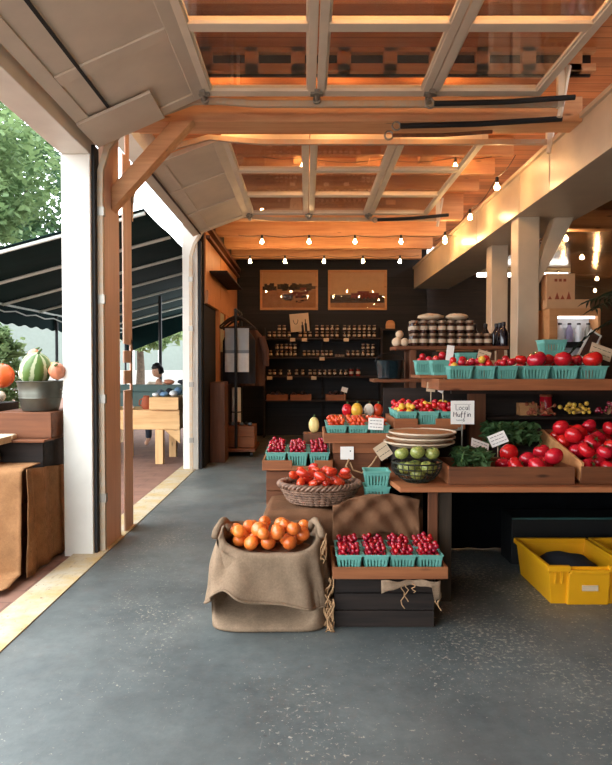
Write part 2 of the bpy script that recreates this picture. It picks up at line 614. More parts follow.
def floor_mat():
    t = NT('worn_grey_floor_paint')
    w = t.coord(world=True)
    base = t.ramp(t.noise(w, 1.1, 6, 0.6), [(0.3, S(72, 79, 80)), (0.7, S(108, 114, 112))])
    fine = t.ramp(t.noise(w, 14, 6, 0.7), [(0.3, (0.8, 0.8, 0.8)), (0.75, (1.15, 1.15, 1.12))])
    c = t.mix(1.0, base, fine, 'MULTIPLY')
    # specks of chipped paint, thicker in worn drifts that run away from the doors
    mp = t.coord((1, 1, 1), True)
    chips = t.noise(mp, 42, 6, 0.72)
    drift = t.noise(t.coord((0.9, 0.45, 1), True), 1.5, 4, 0.6)
    sx = t.node('ShaderNodeSeparateXYZ')
    t.link(w, sx.inputs[0])
    side = t.math('MULTIPLY', t.math('MINIMUM', t.math('MAXIMUM', t.math('ADD', sx.outputs[0], 0.5), 0.0), 2.5), 0.03)
    thr = t.math('ADD', t.math('ADD', chips, side), t.math('MULTIPLY', drift, 0.42))
    k = t.ramp(thr, [(0.838, (0, 0, 0)), (0.858, (1, 1, 1))])
    big = t.ramp(t.math('ADD', t.noise(t.coord((1.6, 0.7, 1), True), 7, 6, 0.75), t.math('MULTIPLY', side, 1.6)), [(0.715, (0, 0, 0)), (0.75, (1, 1, 1))])
    c = t.mix(t.math('MULTIPLY', big, 0.55), c, S(128, 118, 100))
    c = t.mix(t.math('MULTIPLY', k, 0.75), c, S(176, 170, 152))
    sc = t.noise(t.coord((14, 1.6, 1), True), 5, 4, 0.6)
    k2 = t.ramp(t.math('ADD', sc, t.math('MULTIPLY', drift, 0.3)), [(0.8, (0, 0, 0)), (0.86, (1, 1, 1))])
    c = t.mix(t.math('MULTIPLY', k2, 0.25), c, S(150, 146, 134))
    dk = t.ramp(t.noise(w, 22, 3, 0.5), [(0.2, (1, 1, 1)), (0.27, (0, 0, 0))])
    c = t.mix(t.math('MULTIPLY', dk, 0.35), c, S(36, 38, 40))
    t.col(c)
    r = t.ramp(t.noise(w, 3, 5, 0.6), [(0.3, (0.34,) * 3), (0.7, (0.6,) * 3)])
    t.link(r, t.b.inputs['Roughness'])
    t.set(Specular_IOR_Level=0.5)
    t.bump(t.math('ADD', t.noise(w, 60, 4), t.math('MULTIPLY', thr, -0.6)), 0.15, 0.004)
    return t.m


def sill_mat():
    t = NT('worn_yellow_sill')
    w = t.coord(world=True)
    a = t.ramp(t.noise(w, 3, 5, 0.65), [(0.38, S(182, 156, 104)), (0.6, S(184, 174, 150))])
    k = t.ramp(t.noise(t.coord((3, 1, 1), True), 13, 5, 0.7), [(0.56, (0, 0, 0)), (0.66, (1, 1, 1))])
    c = t.mix(t.math('MULTIPLY', k, 0.7), a, S(150, 138, 116))
    k2 = t.ramp(t.noise(w, 30, 4, 0.6), [(0.66, (0, 0, 0)), (0.7, (1, 1, 1))])
    c = t.mix(k2, c, S(112, 92, 66))
    t.col(c)
    t.set(Roughness=0.75)
    t.bump(t.noise(w, 40, 4), 0.3, 0.004)
    return t.m


def paving_mat():
    t = NT('red_brown_paving')
    br = t.node('ShaderNodeTexBrick', Scale=1.0)
    br.inputs['Color1'].default_value = S(126, 88, 72)
    br.inputs['Color2'].default_value = S(146, 104, 84)
    br.inputs['Mortar'].default_value = S(92, 66, 54)
    br.inputs['Mortar Size'].default_value = 0.006
    br.inputs['Brick Width'].default_value = 0.42
    br.inputs['Row Height'].default_value = 0.21
    w = t.coord(world=True)
    t.link(w, br.inputs['Vector'])
    v = t.node('ShaderNodeTexVoronoi', Scale=9.0)
    v.inputs['Randomness'].default_value = 0.55
    t.link(w, v.inputs['Vector'])
    k = t.ramp(v.outputs['Distance'], [(0.09, (1, 1, 1)), (0.13, (0, 0, 0))])
    c = t.mix(k, br.outputs['Color'], S(70, 50, 42))
    c = t.mix(0.5, c, t.ramp(t.noise(w, 5, 5), [(0.3, S(104, 74, 62)), (0.7, S(140, 106, 88))]))
    t.col(c)
    t.set(Roughness=0.85)
    return t.m


# ------------------------------------------------------------------ floor, paving, sill
XL = -1.6      # inner edge of the door sill
XB = 2.32      # left face of the boxed beam
YF = -2.6      # front end of the room
YB = 13.6      # back wall
struct(MB().box(XL, 8.2, YF, 16.2, -0.15, 0).build('floor', floor_mat()), 'worn grey painted concrete floor with pale chips')
struct(MB().box(-1.85, XL, YF, YB, -0.15, 0.008).build('trim_1', sill_mat()), 'worn yellow and cream door sill strip along the grey floor')
struct(MB().box(-40, -1.85, -12, 60, -0.2, -0.012).build('ground', paving_mat()), 'reddish brown paving outside the open doors')

# ------------------------------------------------------------------ left wall with its two door openings
m = MB()
m.box(-1.92, -1.69, YF, 5.12, 3.16, 4.05)
m.build('wall_left', M['white'], bevel=0.006)
struct(bpy.data.objects['wall_left'], 'white boxed lintel over the near open doorway')
struct(MB().box(-1.92, -1.69, 4.97, 5.12, -0.02, 3.16).build('trim_2', M['white'], bevel=0.008), 'broad white door post nearest the camera')
struct(MB().box(-1.689, -1.667, 5.0, 5.11, 0, 3.24).build('trim_3', M['rubber']), 'black weather strip beside the near white post')
struct(MB().box(-1.92, -1.69, 5.12, 13.7, 3.74, 4.05).build('wall_left.001', M['white']), 'lintel over the far open doorway')
pier = MB()
pier.box(-1.645, -1.63, 5.13, 5.53, 0, 3.74)
pier.box(-1.69, -1.646, 5.16, 5.26, 0, 3.74)
struct(pier.build('trim_4', M['pier'], bevel=0.006), 'pinkish painted pier board between the two doorways')
b = MB()
for z0, z1 in ((0, 1.28), (1.34, 1.46), (1.53, 1.64), (1.7, 3.4)):
    b.box(-1.645, -1.63, 5.66, 5.92, z0, z1)
b.box(-1.645, -1.63, 5.87, 5.92, 1.2, 1.75)
b.box(-1.66, -1.646, 5.8, 5.92, 0, 1.28)
b.box(-1.66, -1.646, 5.8, 5.92, 1.7, 3.74)
struct(b.build('trim_5', M['pier'], bevel=0.004), 'narrow slotted board on the far side of the pier gap')
struct(MB().box(-1.78, -1.56, 9.1, 9.26, -0.02, 3.74).build('trim_6', M['white'], bevel=0.008), 'white door post at the far end of the second doorway')
struct(MB().box(-1.56, -1.515, 9.12, 9.24, 0, 3.3).build('trim_7', M['rubber']), 'black weather strip beside the far white post')
# closed part of the left wall, behind the second door
m = MB()
m.box(-1.8, -1.5, 9.27, YB + 0.2, 0, 4.05)
struct(m.build('wall_left.002', M['darkwall']), 'dark planked wall between the second doorway and back wall')
# plywood panelling above
struct(MB().box(-1.5, -1.475, 9.3, 10.9, 2.62, 3.62).box(-1.5, -1.475, 10.93, 13.55, 2.62, 3.62).build('trim_8', M['ply'], bevel=0.004), 'orange plywood panels high on the left wall')
struct(MB().box(-1.5, -1.44, 9.3, 13.55, 2.42, 2.62).box(-1.5, -1.44, 10.45, 10.62, 0, 2.42).box(-1.5, -1.44, 11.35, 11.5, 0, 2.42).box(-1.5, -1.46, 11.5, 13.55, 1.9, 2.42).build('trim_9', M['ply'], bevel=0.004), 'plywood rail and frame boards under the plywood panels')
t_ = MB().box(-1.5, -1.47, 10.66, 11.32, 1.75, 2.42).build('window_1', mat('pale_window_pane', S(206, 196, 160), 0.4))
struct(t_, 'small pale window pane in the left wall behind clothes rail')
struct(MB().box(-1.47, -1.39, 9.3, 13.5, 3.5, 3.56).box(-1.47, -1.41, 9.3, 13.5, 3.38, 3.42).build('trim_10', M['crateZ']), 'two brown rails along the top of plywood panels')

# ------------------------------------------------------------------ back, right and front walls
struct(MB().box(-1.8, 2.6, YB, YB + 0.2, 0, 4.05).build('wall_back', M['darkwall']), 'dark planked back wall behind the jar shelves')
struct(MB().box(2.45, 8.4, 16.2, 16.4, 0, 4.05).build('wall_back.001', M['darkwood']), 'dark wall at the far end of the right aisle')
struct(MB().box(2.4, 2.6, YB + 0.2, 16.2, 0, 4.05).build('wall_back.002', M['darkwall']), 'return wall behind the boxed beam')
struct(MB().box(8.2, 8.4, YF, 16.4, 0, 4.05).build('wall_right', M['darkwood']), 'dark wall on the right of the market')
struct(MB().box(-1.92, 8.4, YF - 0.2, YF, 0, 0.5).box(-1.92, 8.4, YF - 0.2, YF, 3.2, 4.05).box(-0.7, 8.4, YF - 0.2, YF, 0.5, 3.2).build('wall_front_unseen', M['cream']), 'unseen front wall, closed up so daylight comes mainly from the left')  # behind the camera; opening narrowed to cut the daylight from the front

# ------------------------------------------------------------------ ceiling
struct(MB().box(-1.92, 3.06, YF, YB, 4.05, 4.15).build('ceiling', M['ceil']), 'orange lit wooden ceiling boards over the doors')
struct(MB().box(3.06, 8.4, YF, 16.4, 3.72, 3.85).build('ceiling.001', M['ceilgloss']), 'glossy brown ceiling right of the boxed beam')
for i, y in enumerate([0.9, 1.7, 2.5, 3.3, 4.1, 6.4, 7.1, 7.8, 8.5]):
    j = MB().box(-1.69, XB, y, y + 0.07, 3.86, 4.05)
    if i % 2:
        for x in (-0.9, -0.15, 0.6, 1.35):
            j.box(x, x + 0.16, y - 0.5, y - 0.08, 3.95, 4.05)
    struct(j.build('ceiling_joist', M['warmwood'], bevel=0.004), 'orange wooden ceiling joist')
bl = MB()
for k in range(11):
    x = -1.6 + 0.37 * k
    bl.box(x, x + 0.11, 5.1, 5.16, 3.86, 4.05)
bl.box(-1.69, XB, 5.1, 5.16, 4.01, 4.05).box(-1.69, XB, 5.1, 5.16, 3.86, 3.92)
struct(bl.build('ceiling_joist', M['warmwood'], bevel=0.004), 'row of orange blocking with dark gaps above the cross beam')
struct(MB().box(-1.69, XB, 5.2, 5.22, 3.86, 4.05).build('ceiling_joist', M['darkwood']), 'dark strip standing for the shade inside the ceiling blocking gaps')  # dark strip put in for the shade of the openings between blocks
for y in (9.35, 10.5, 11.6, 12.7):
    struct(MB().box(-1.5, XB, y, y + 0.14, 3.66, 4.05).build('ceiling_joist', M['warmwood'], bevel=0.006), 'deep orange ceiling joist near the back wall')
struct(MB().box(3.06, 8.2, 9.0, 9.2, 3.45, 3.72).build('beam', M['warmwood'], bevel=0.006), 'orange cross beam over the right aisle')
# cross beam between the doors, with its brace
struct(MB().box(-1.629, XB, 5.34, 5.6, 3.55, 3.76).build('beam.001', M['warmwood'], bevel=0.008), 'orange lit timber beam between the two raised doors')
a, c = Vector((-1.75, 5.3, 2.79)), Vector((-1.0, 5.3, 3.6))
d = (c - a).normalized()
nrm = Vector((-d.z, 0, d.x))
br = MB()
w = 0.085
pts = [Vector((-1.629, 5.3, 2.8)), Vector((-0.94, 5.3, 3.549)), Vector((-1.12, 5.3, 3.549)), Vector((-1.629, 5.3, 2.995))]
br.rings([[p for p in pts], [p + Vector((0, 0.14, 0)) for p in pts]])
struct(br.build('beam.002', M['warmwood'], bevel=0.008), 'diagonal timber brace rising from pier to cross beam')

# the boxed beam and its columns
bm_ = MB().box(XB, 3.06, YF, YB, 3.16, 3.58)
for y in (4.2, 6.05, 6.9, 8.6, 10.2):
    bm_.box(XB - 0.006, XB, y, y + 0.018, 3.16, 3.58)
struct(bm_.build('beam.003', M['cream'], bevel=0.006), 'long cream boxed beam running to the back wall')
struct(MB().box(XB - 0.03, 3.09, YF, YB, 3.58, 3.62).build('beam.004', M['cream']), 'thin cap board on the boxed beam')
c1 = MB().box(2.36, 2.6, 7.05, 7.3, 0, 3.16)
struct(c1.build('column', M['cream'], bevel=0.01), 'cream painted column under the boxed beam, nearer one')
c2 = MB().box(2.55, 2.78, 8.7, 8.95, 0, 3.16)
struct(c2.build('column.001', M['cream'], bevel=0.01), 'cream painted column under the boxed beam, farther one')
br = MB()
br.prism([(2.6, 2.62), (2.78, 3.16), (3.0, 3.16), (2.6, 2.4)], 7.08, 7.26, Matrix(((1, 0, 0, 0), (0, 0, 1, 0), (0, 1, 0, 0), (0, 0, 0, 1))))
struct(br.build('column.002', M['cream'], bevel=0.008), 'cream knee brace between nearer column and boxed beam')


# ------------------------------------------------------------------ overhead doors, raised
def garage_door(name, label, y0, y1, patch):
    ox, oz = (-1.66, 3.26) if patch else (-1.6, 3.34)
    t = thing(name, label, 'garage door', (ox, y0, oz), kind='structure')
    U = Vector((-0.8 - ox, 0, 3.64 - oz)).normalized()
    W = Vector((-U.z, 0, U.x))
    o = Vector((ox, 0, oz))
    T = Matrix(((U.x, 0, W.x, o.x), (0, 1, 0, 0), (U.z, 0, W.z, o.z), (0, 0, 0, 1)))
    L = Vector((-0.8 - ox, 0, 3.64 - oz)).length
    MB().box(0, L, y0, y1, 0, 0.03, T).build('panel_board', M['door'], t)
    f = MB()
    n = 3
    wy = (y1 - y0) / n
    f.box(0, 0.1, y0, y1, -0.016, 0, T)
    f.box(L - 0.09, L, y0, y1, -0.016, 0, T)
    f.box(0.25, 0.275, y0 + 0.1, y1 - 0.1, -0.01, 0, T)
    for k in range(n + 1):
        yy = min(max(y0 + k * wy - 0.06, y0), y1 - 0.12)
        f.box(0.1, L - 0.09, yy, yy + 0.12, -0.016, 0, T)
    f.build('panel_frame', M['door'], t, bevel=0.004)
    if patch:
        MB().box(0.0, 0.58, y1 - 0.46, y1 - 0.0, -0.04, -0.017, T).build('cover_board', M['door'], t, bevel=0.003)
        MB().box(0.25, 0.272, y0, y1 - 0.47, -0.02, -0.01, T).build('weather_seal', M['rubber'], t)
    else:
        MB().box(0.1, 0.12, y0, y1, -0.024, -0.016, T).build('weather_seal', M['wickerd'], t)
    sw = 0.84 if not patch else 0.885
    nx = 3
    for k in range(nx):
        x0 = -0.8 + k * sw
        fr = MB()
        x1 = x0 + sw - 0.008
        zt, zb = 3.675, 3.625
        fr.box(x0, x0 + 0.06, y0, y1, zb, zt).box(x1 - 0.06, x1, y0, y1, zb, zt)
        for q in range(n + 1):
            yy = min(max(y0 + q * wy - 0.05, y0), y1 - 0.1)
            fr.box(x0 + 0.06, x1 - 0.06, yy, yy + 0.1, zb, zt)
        # glazing beads
        for q in range(n):
            ya, yb = y0 + q * wy + 0.05, y0 + (q + 1) * wy - 0.05
            fr.box(x0 + 0.06, x0 + 0.075, ya, yb, zb + 0.012, zt - 0.012).box(x1 - 0.075, x1 - 0.06, ya, yb, zb + 0.012, zt - 0.012)
        s = fr.build('glazed_section', M['doorframe'], t, bevel=0.004)
        g = MB()
        for q in range(n):
            g.box(x0 + 0.055, x1 - 0.055, y0 + q * wy + 0.045, y0 + (q + 1) * wy - 0.045, 3.648, 3.652)
        g.build('glass', M['glass'], s)
        h = MB()
        for yy in ((y1 - 0.09, y1 - 0.02) if not patch else (y1 - 0.09,)):
            h.box(x0 - 0.05, x0 + 0.05, yy, yy + 0.05, zb - 0.018, zb)
            h.cyl((x0, yy - 0.01, zb - 0.02), (x0, yy + 0.12, zb - 0.02), 0.016, n=10)
            h.cyl((x0, yy + 0.09, zb - 0.02), (x0, yy + 0.13, zb - 0.02), 0.032, n=12)
            h.box(x0 - 0.02, x0 + 0.02, yy - 0.05, yy, zb - 0.03, zb)
        h.build('hinge', M['steel'], s)
    return t


garage_door('door_1', 'near overhead garage door, raised flat, with glazed sections', 2.0, 5.03, True)
garage_door('door_2', 'far overhead garage door, raised flat, with glazed sections', 5.97, 8.95, False)


def track(label, y, x_end, foot, zt=3.585):
    t = thing('door_track', label, 'door track', (-1.645, y, 0), group='door tracks')
    m = MB()
    dz = 0.03 if y < 5.5 else 0.08
    path = [(-1.645, foot), (-1.645, 2.85), (-1.64, 3.06), (-1.585, 3.24), (-1.46, 3.36 + dz), (-1.2, 3.47 + dz), (-0.9, 3.59 + dz * 0.5), (-0.72, 3.61), (-0.4, zt), (x_end, zt)]
    ring = []
    for i, (x, z) in enumerate(path):
        a = Vector(path[max(i - 1, 0)])
        b = Vector(path[min(i + 1, len(path) - 1)])
        d = (b - a).normalized()
        nx, nz_ = -d.y, d.x
        hw = 0.024
        ring.append([Vector((x + nx * hw, y - 0.018, z + nz_ * hw)), Vector((x - nx * hw, y - 0.018, z - nz_ * hw)), Vector((x - nx * hw, y + 0.018, z - nz_ * hw)), Vector((x + nx * hw, y + 0.018, z + nz_ * hw))])
    m.rings(ring)
    m.build('rail', M['trackpaint'], t, bevel=0.003)
    for z in ((0.4, 1.2, 2.0, 2.7) if foot < 1 else (3.02,)):
        MB().box(-1.672, -1.612, y - 0.022, y + 0.022, z, z + 0.07).build('bracket', M['steel'], t)
    s = MB()
    s.box(x_end - 0.05, x_end + 0.0, y - 0.02, y + 0.02, zt - 0.03, zt + 0.3)
    s.tube([(x_end - 0.03, y, zt - 0.1), (x_end + 0.04, y, zt + 0.3)], 0.022, 6)
    s.build('hanger_strap', M['doorframe'] if y < 6 else M['doorframe'], t)
    return t


track('door track carrying the far edge of the near raised door', 5.075, 2.05, 0.0)
track('door track under the near edge of the far raised door', 5.93, 2.29, 3.0)
track('door track carrying the far edge of the far raised door', 9.02, 1.9, 0.0)
for (lab, x0, x1, y, z0, z1, r) in (
        ('dark spring rod beside the glazed panes of near raised door', 1.0, 2.1, 4.98, 3.55, 3.6, 0.022),
        ('dark spring rod slung under the timber beam, hooked at one end', 0.78, 2.12, 5.28, 3.49, 3.55, 0.024),
        ('thin brown rod under the timber beam', 0.72, 1.55, 5.3, 3.42, 3.45, 0.016),
        ('dark spring rod at the far end of far raised door', 1.0, 2.0, 8.9, 3.55, 3.62, 0.024)):
    t = thing('hanging_rod', lab, 'spring rod', (x0, y, z0), group='door spring rods')
    MB().tube([(x0, y, z0), ((x0 + x1) / 2, y, (z0 + z1) / 2 - 0.012), (x1, y, z1)], r, 8).build('rod', M['rubber'] if r > 0.02 else M['crateZ'], t, smooth=True)
    h = MB()
    ringp = [(x0 - 0.03 + 0.035 * math.cos(a * PI / 5), y, z0 + 0.035 * math.sin(a * PI / 5)) for a in range(10)]
    h.tube(ringp, 0.008, 6, closed=True)
    h.build('hook', M['steel'], t)
# ------------------------------------------------------------------ shared small meshes
def basket_mesh():
    """Moulded pulp berry basket, ribbed and slotted, with a raised floor; origin at its base."""
    m = MB()
    h, b, t = 0.115, 0.058, 0.0735
    wth = 0.005
    half = lambda z: b + (t - b) * z / h
    for q in range(4):
        Mq = Matrix.Rotation(q * PI / 2, 4, 'Z')

        def wall(u0, u1, z0, z1, out=0.0):
            ring = []
            for z in (z0, z1):
                y = -half(z) - out
                k = half(z)
                ring.append([Mq @ Vector((u0 * k, y, z)), Mq @ Vector((u1 * k, y, z)), Mq @ Vector((u1 * (k - wth), y + wth + out, z)), Mq @ Vector((u0 * (k - wth), y + wth + out, z))])
            m.rings(ring)
        wall(-1, 1, 0, 0.022)
        wall(-1, 1, 0.088, h)
        n = 7
        for i in range(n):
            c = -1 + 2 * (i + 0.5) / n
            wd = 0.44 / n
            wall(max(c - wd * 1.25, -1), min(c + wd * 1.25, 1), 0.02, 0.09, 0.002)
    k = half(0.0)
    m.box(-k, k, -k, k, 0, 0.006)
    k = half(0.085) - 0.006
    m.box(-k, k, -k, k, 0.081, 0.085)
    for q in range(4):
        Mq = Matrix.Rotation(q * PI / 2, 4, 'Z')
        m.box(-t - 0.004, t + 0.004, -t - 0.005, -t + 0.004, h - 0.006, h + 0.001, Mq)
    return m.mesh('berry_basket', M['teal'])


ME = {'basket': basket_mesh()}


def lobed(k, a):
    return lambda d: 1.0 - a * (0.5 + 0.5 * math.cos(k * math.atan2(d.y, d.x))) * (1 - d.z * d.z)


def tomato_f(d):
    f = 1.0 - 0.06 * (0.5 + 0.5 * math.cos(5 * math.atan2(d.y, d.x))) * max(0, d.z) * 1.2
    if d.z > 0.75:
        f *= 1 - 0.32 * ((d.z - 0.75) / 0.25) ** 1.5
    return f


def fruit_meshes():
    ME['cherry'] = MB().ball((0, 0, 0), 1, 10, 7).mesh('cherry', M['cherry'], True, 180)
    ME['ocherry'] = MB().ball((0, 0, 0), 1, 10, 7).mesh('cherry_tomato', M['ocherry'], True, 180)
    ME['tomato'] = MB().ball((0, 0, 0), (1, 1, 0.84), 20, 14, f=tomato_f).mesh('tomato', M['tomato'], True, 180)
    ME['orange'] = MB().ball((0, 0, 0), (1, 1, 0.92), 16, 12, f=lambda d: 1 - (0.1 if d.z > 0.92 else 0)).mesh('orange_tomato', M['orange'], True, 180)
    ME['plum'] = MB().ball((0, 0, 0), (0.62, 0.62, 1.0), 14, 12, f=lambda d: 1 - 0.12 * d.z).mesh('plum_tomato', M['plum'], True, 180)
    ME['green'] = MB().ball((0, 0, 0), (1, 1, 0.88), 16, 12, f=tomato_f).mesh('green_tomato', M['green'], True, 180)
    ME['smallred'] = MB().ball((0, 0, 0), 1, 10, 7).mesh('small_tomato', M['tomato'], True, 180)
    ME['smallyel'] = MB().ball((0, 0, 0), 1, 10, 7).mesh('small_tomato', M['yellow'], True, 180)
    s = MB()
    for i in range(5):
        a = i * 2 * PI / 5
        u, v = Vector((math.cos(a), math.sin(a), 0)), Vector((-math.sin(a), math.cos(a), 0))
        c = Vector((0, 0, 0.6))
        s.rings([[c + v * 0.09, c - v * 0.09, c + Vector((0, 0, 0.03))], [c + u * 0.28 + v * 0.06 + Vector((0, 0, 0.09)), c + u * 0.28 - v * 0.06 + Vector((0, 0, 0.09)), c + u * 0.28 + Vector((0, 0, 0.12))], [c + u * 0.5 + Vector((0, 0, 0.04))] * 3])
    s.cyl((0, 0, 0.56), (0.04, 0.02, 0.82), 0.06, 0.045, 7)
    ME['stem'] = s.mesh('stem', M['stem'], True, 60)


fruit_meshes()


def fruit(kind, name, loc, r, label, cat, group, rot=None, stem=False):
    rot = rot if rot is not None else (R.uniform(-1.2, 1.2), R.uniform(-0.9, 0.9), R.uniform(0, 6.28))
    o = ob(name, ME[kind], None, loc, rot, r)
    tag(o, label, cat, group)
    if stem:
        ob('stem', ME['stem'], o)
    return o


def basket(loc, label, group, sx=1.0, sz=1.0, rz=0.0):
    o = ob('berry_basket', ME['basket'], None, loc, (0, 0, rz), (sx, sx, sz))
    return tag(o, label, 'berry basket', group)


def tray_thing(name, label, cat, x0, x1, y0, y1, z0, z1, mx='tray', my='trayy', floor_=0.012, notch=None, group=None):
    """An open wooden tray: floor board, two long sides, two ends."""
    t = thing(name, label, cat, ((x0 + x1) / 2, (y0 + y1) / 2, z0), group=group)
    w = 0.016
    MB().box(x0 + w, x1 - w, y0 + w, y1 - w, z0, z0 + floor_).build('floor_board', M[mx], t)
    f = MB()
    if notch:
        a, b = notch
        f.box(x0, a, y0, y0 + w, z0, z1).box(b, x1, y0, y0 + w, z0, z1).box(a, b, y0, y0 + w, z0, z0 + (z1 - z0) * 0.45)
    else:
        f.box(x0, x1, y0, y0 + w, z0, z1)
    f.build('front_board', M[mx], t, bevel=0.003)
    MB().box(x0, x1, y1 - w, y1, z0, z1).build('back_board', M[mx], t, bevel=0.003)
    MB().box(x0, x0 + w, y0 + w, y1 - w, z0, z1).build('end_board', M[my], t, bevel=0.003)
    MB().box(x1 - w, x1, y0 + w, y1 - w, z0, z1).build('end_board', M[my], t, bevel=0.003)
    return t


def slat_crate(name, label, x0, x1, y0, y1, z0, z1, mt, n=3, lid=True, group=None, cat='crate'):
    t = thing(name, label, cat, ((x0 + x1) / 2, (y0 + y1) / 2, z0), group=group)
    h = (z1 - z0) / n
    for nm, (a0, a1, b0, b1) in (('front_side', (x0, x1, y0, y0 + 0.016)), ('back_side', (x0, x1, y1 - 0.016, y1)), ('left_side', (x0, x0 + 0.016, y0 + 0.016, y1 - 0.016)), ('right_side', (x1 - 0.016, x1, y0 + 0.016, y1 - 0.016))):
        m = MB()
        for i in range(n):
            m.box(a0, a1, b0, b1, z0 + i * h + 0.003, z0 + (i + 1) * h - 0.003)
        m.build(nm, mt, t, bevel=0.003)
    c = MB()
    for px in (x0 + 0.016, x1 - 0.05):
        for py in (y0 + 0.016, y1 - 0.05):
            c.box(px, px + 0.034, py, py + 0.034, z0, z1)
    c.build('corner_block', mt, t)
    if lid:
        MB().box(x0 + 0.016, x1 - 0.016, y0 + 0.016, y1 - 0.016, z1 - 0.018, z1 - 0.003).build('top_board', mt, t)
    return t


M['darkleg'] = wood('dark_post_wood', S(44, 36, 28), S(74, 60, 46), 'Z', 0.7)
# ------------------------------------------------------------------ the long table
TX0, TX1, TY0, TY1, TZ = 0.585, 2.75, 3.9, 5.1, 0.745
t = thing('display_table', 'long brown wooden display table carrying the tomato crates', 'table', (1.6, 4.5, 0))
MB().prism([(TX0 + 0.0, TY0), (TX1, TY0), (TX1, TY1), (TX0 - 0.03, TY1), (TX0 - 0.03, TY0 + 0.25)], TZ - 0.032, TZ).build('tabletop', M['tabletop'], t, bevel=0.004)
MB().box(TX0 + 0.05, TX1 - 0.05, TY1 - 0.06, TY1 - 0.035, TZ - 0.1, TZ - 0.034).build('apron', M['darkwood'], t)
for x, y in ((0.84, TY0 + 0.075), (2.64, TY0 + 0.075), (0.84, TY1 - 0.15), (2.64, TY1 - 0.15)):
    MB().box(x, x + 0.085, y, y + 0.085, 0, TZ - 0.034).build('leg', M['darkleg'], t, bevel=0.004)
MB().box(0.77, 0.83, TY0 + 0.045, TY0 + 0.07, 0.3, TZ - 0.036).build('side_board', M['crateZ'], t, bevel=0.003)
sk = MB().grid(lambda u, v: Vector((0.62 + u * 2.1, TY1 + 0.02 + 0.012 * math.sin(u * 60), 0.01 + v * 0.7)), 90, 4).build('table_shadecloth', M['shadecloth'], None, (1.6, TY1, 0), smooth=True, solid=0.004)  # sheet added so the space under the table reads as dark
tag(sk, 'added black skirt hanging behind the long table down to the floor', 'cloth')

# ------------------------------------------------------------------ low crate, tray, eight cherry baskets
slat_crate('wooden_crate', 'blackened wooden crate on the floor under the low cherry tray', 0.165, 0.735, 3.575, 3.94, 0, 0.3, M['blackwood'], 3)
tray_thing('wooden_tray', 'shallow low wooden tray holding eight cherry baskets, on blackened crate', 'tray', 0.15, 0.797, 3.5, 3.93, 0.305, 0.372)
sc = MB()
sc.grid(lambda u, v: Vector((0.42 + u * 0.33, 3.487 - 0.012 * math.sin(u * 9) - v * 0.01, 0.303 - v * (0.03 + 0.05 * max(0, math.sin(u * 3.1 + 2.2)) + 0.07 * (u > 0.86)) + nz((u * 5, v, 0), 1, 0.012))), 26, 4)
o = sc.build('hanging_burlap', M['burlap'], None, (0.55, 3.49, 0.3), smooth=True, solid=0.004)
tag(o, 'torn burlap scrap hanging below the front of low cherry tray', 'cloth')
fr = MB()
for x, l in ((0.54, 0.14), (0.56, 0.1), (0.73, 0.12), (0.745, 0.15), (0.6, 0.05)):
    fr.tube([(x + 0.012 * math.sin(k * 1.7 + x * 30), 3.483, 0.285 - l * k / 6) for k in range(7)], 0.003, 5)
fr.build('frayed_thread', M['rope'], o, smooth=True)

col4 = ['leftmost', 'second from the left', 'third from the left', 'rightmost']
for row in range(2):
    for i in range(4):
        x, y = 0.2445 + i * 0.1525 + row * 0.002, 3.597 + row * 0.164
        where = f'{col4[i]} in the {"front" if row == 0 else "back"} row of the low tray'
        basket((x, y, 0.3175), f'teal basket of cherries, {where}', 'cherry baskets on the low tray', 0.96, rz=R.uniform(-0.004, 0.004))
        for (a, b, c, q) in heap(37, 0.0155, x, y, 0.0632, 0.3175 + 0.088):
            fruit('cherry', 'cherry', (a, b, c), q, f'crimson cherry in basket {where}', 'cherry', f'cherries in the basket {where}')

# ------------------------------------------------------------------ burlap wrapped crate behind, with its cover
slat_crate('wooden_crate', 'brown crate hidden under burlap behind the low cherry tray', -0.24, 0.72, 4.05, 4.46, 0, 0.54, M['crate'], 4)


def cover(u, v):
    """Burlap over the crate: from the back edge over the top and down the front."""
    x = -0.29 + 1.04 * u
    drop = 0.0
    s = v * 1.12
    if s < 0.46:
        y, z = 4.48 - s, 0.558 + 0.012 * abs(math.sin(u * 9 + s * 5))
    else:
        k = s - 0.46
        y, z = 4.018 + 0.008 * math.sin(u * 13 + k * 4), 0.556 - k
    f = nz((x * 3, y * 3, z * 3), 1.4, 0.03)
    if x < -0.25:
        z -= 0.1 * (-0.25 - x) / 0.04
    return Vector((x, y - abs(f) * (0.3 if s > 0.46 else 0), max(z + (abs(f) * 0.6 if s < 0.46 else 0), 0.012)))


o = MB().grid(cover, 44, 40).build('burlap_cover', M['burlapd'], None, (0.2, 4.2, 0), smooth=True, solid=0.006, angle=180)
tag(o, 'brown burlap draped over the crate behind the low cherry tray', 'cloth')
# folded drape in front on the right
o = MB().grid(lambda u, v: Vector((0.17 + 0.55 * u, 3.974 - 0.011 * math.sin(u * 15 + v * 7 + 2 * math.sin(v * 3)) - 0.011 * math.sin(u * 26 - v * 9) - 0.008 * v, 0.38 + 0.235 * (1 - v) + 0.05 * math.sin(u * 3.4) + 0.05 * u * (1 - v) - 0.025 * v * math.sin(u * 7))), 60, 22).build('burlap_drape', M['burlapd'], None, (0.45, 3.95, 0.4), smooth=True, solid=0.006, angle=180)
tag(o, 'folded brown burlap drape hanging just behind the cherry baskets', 'cloth')


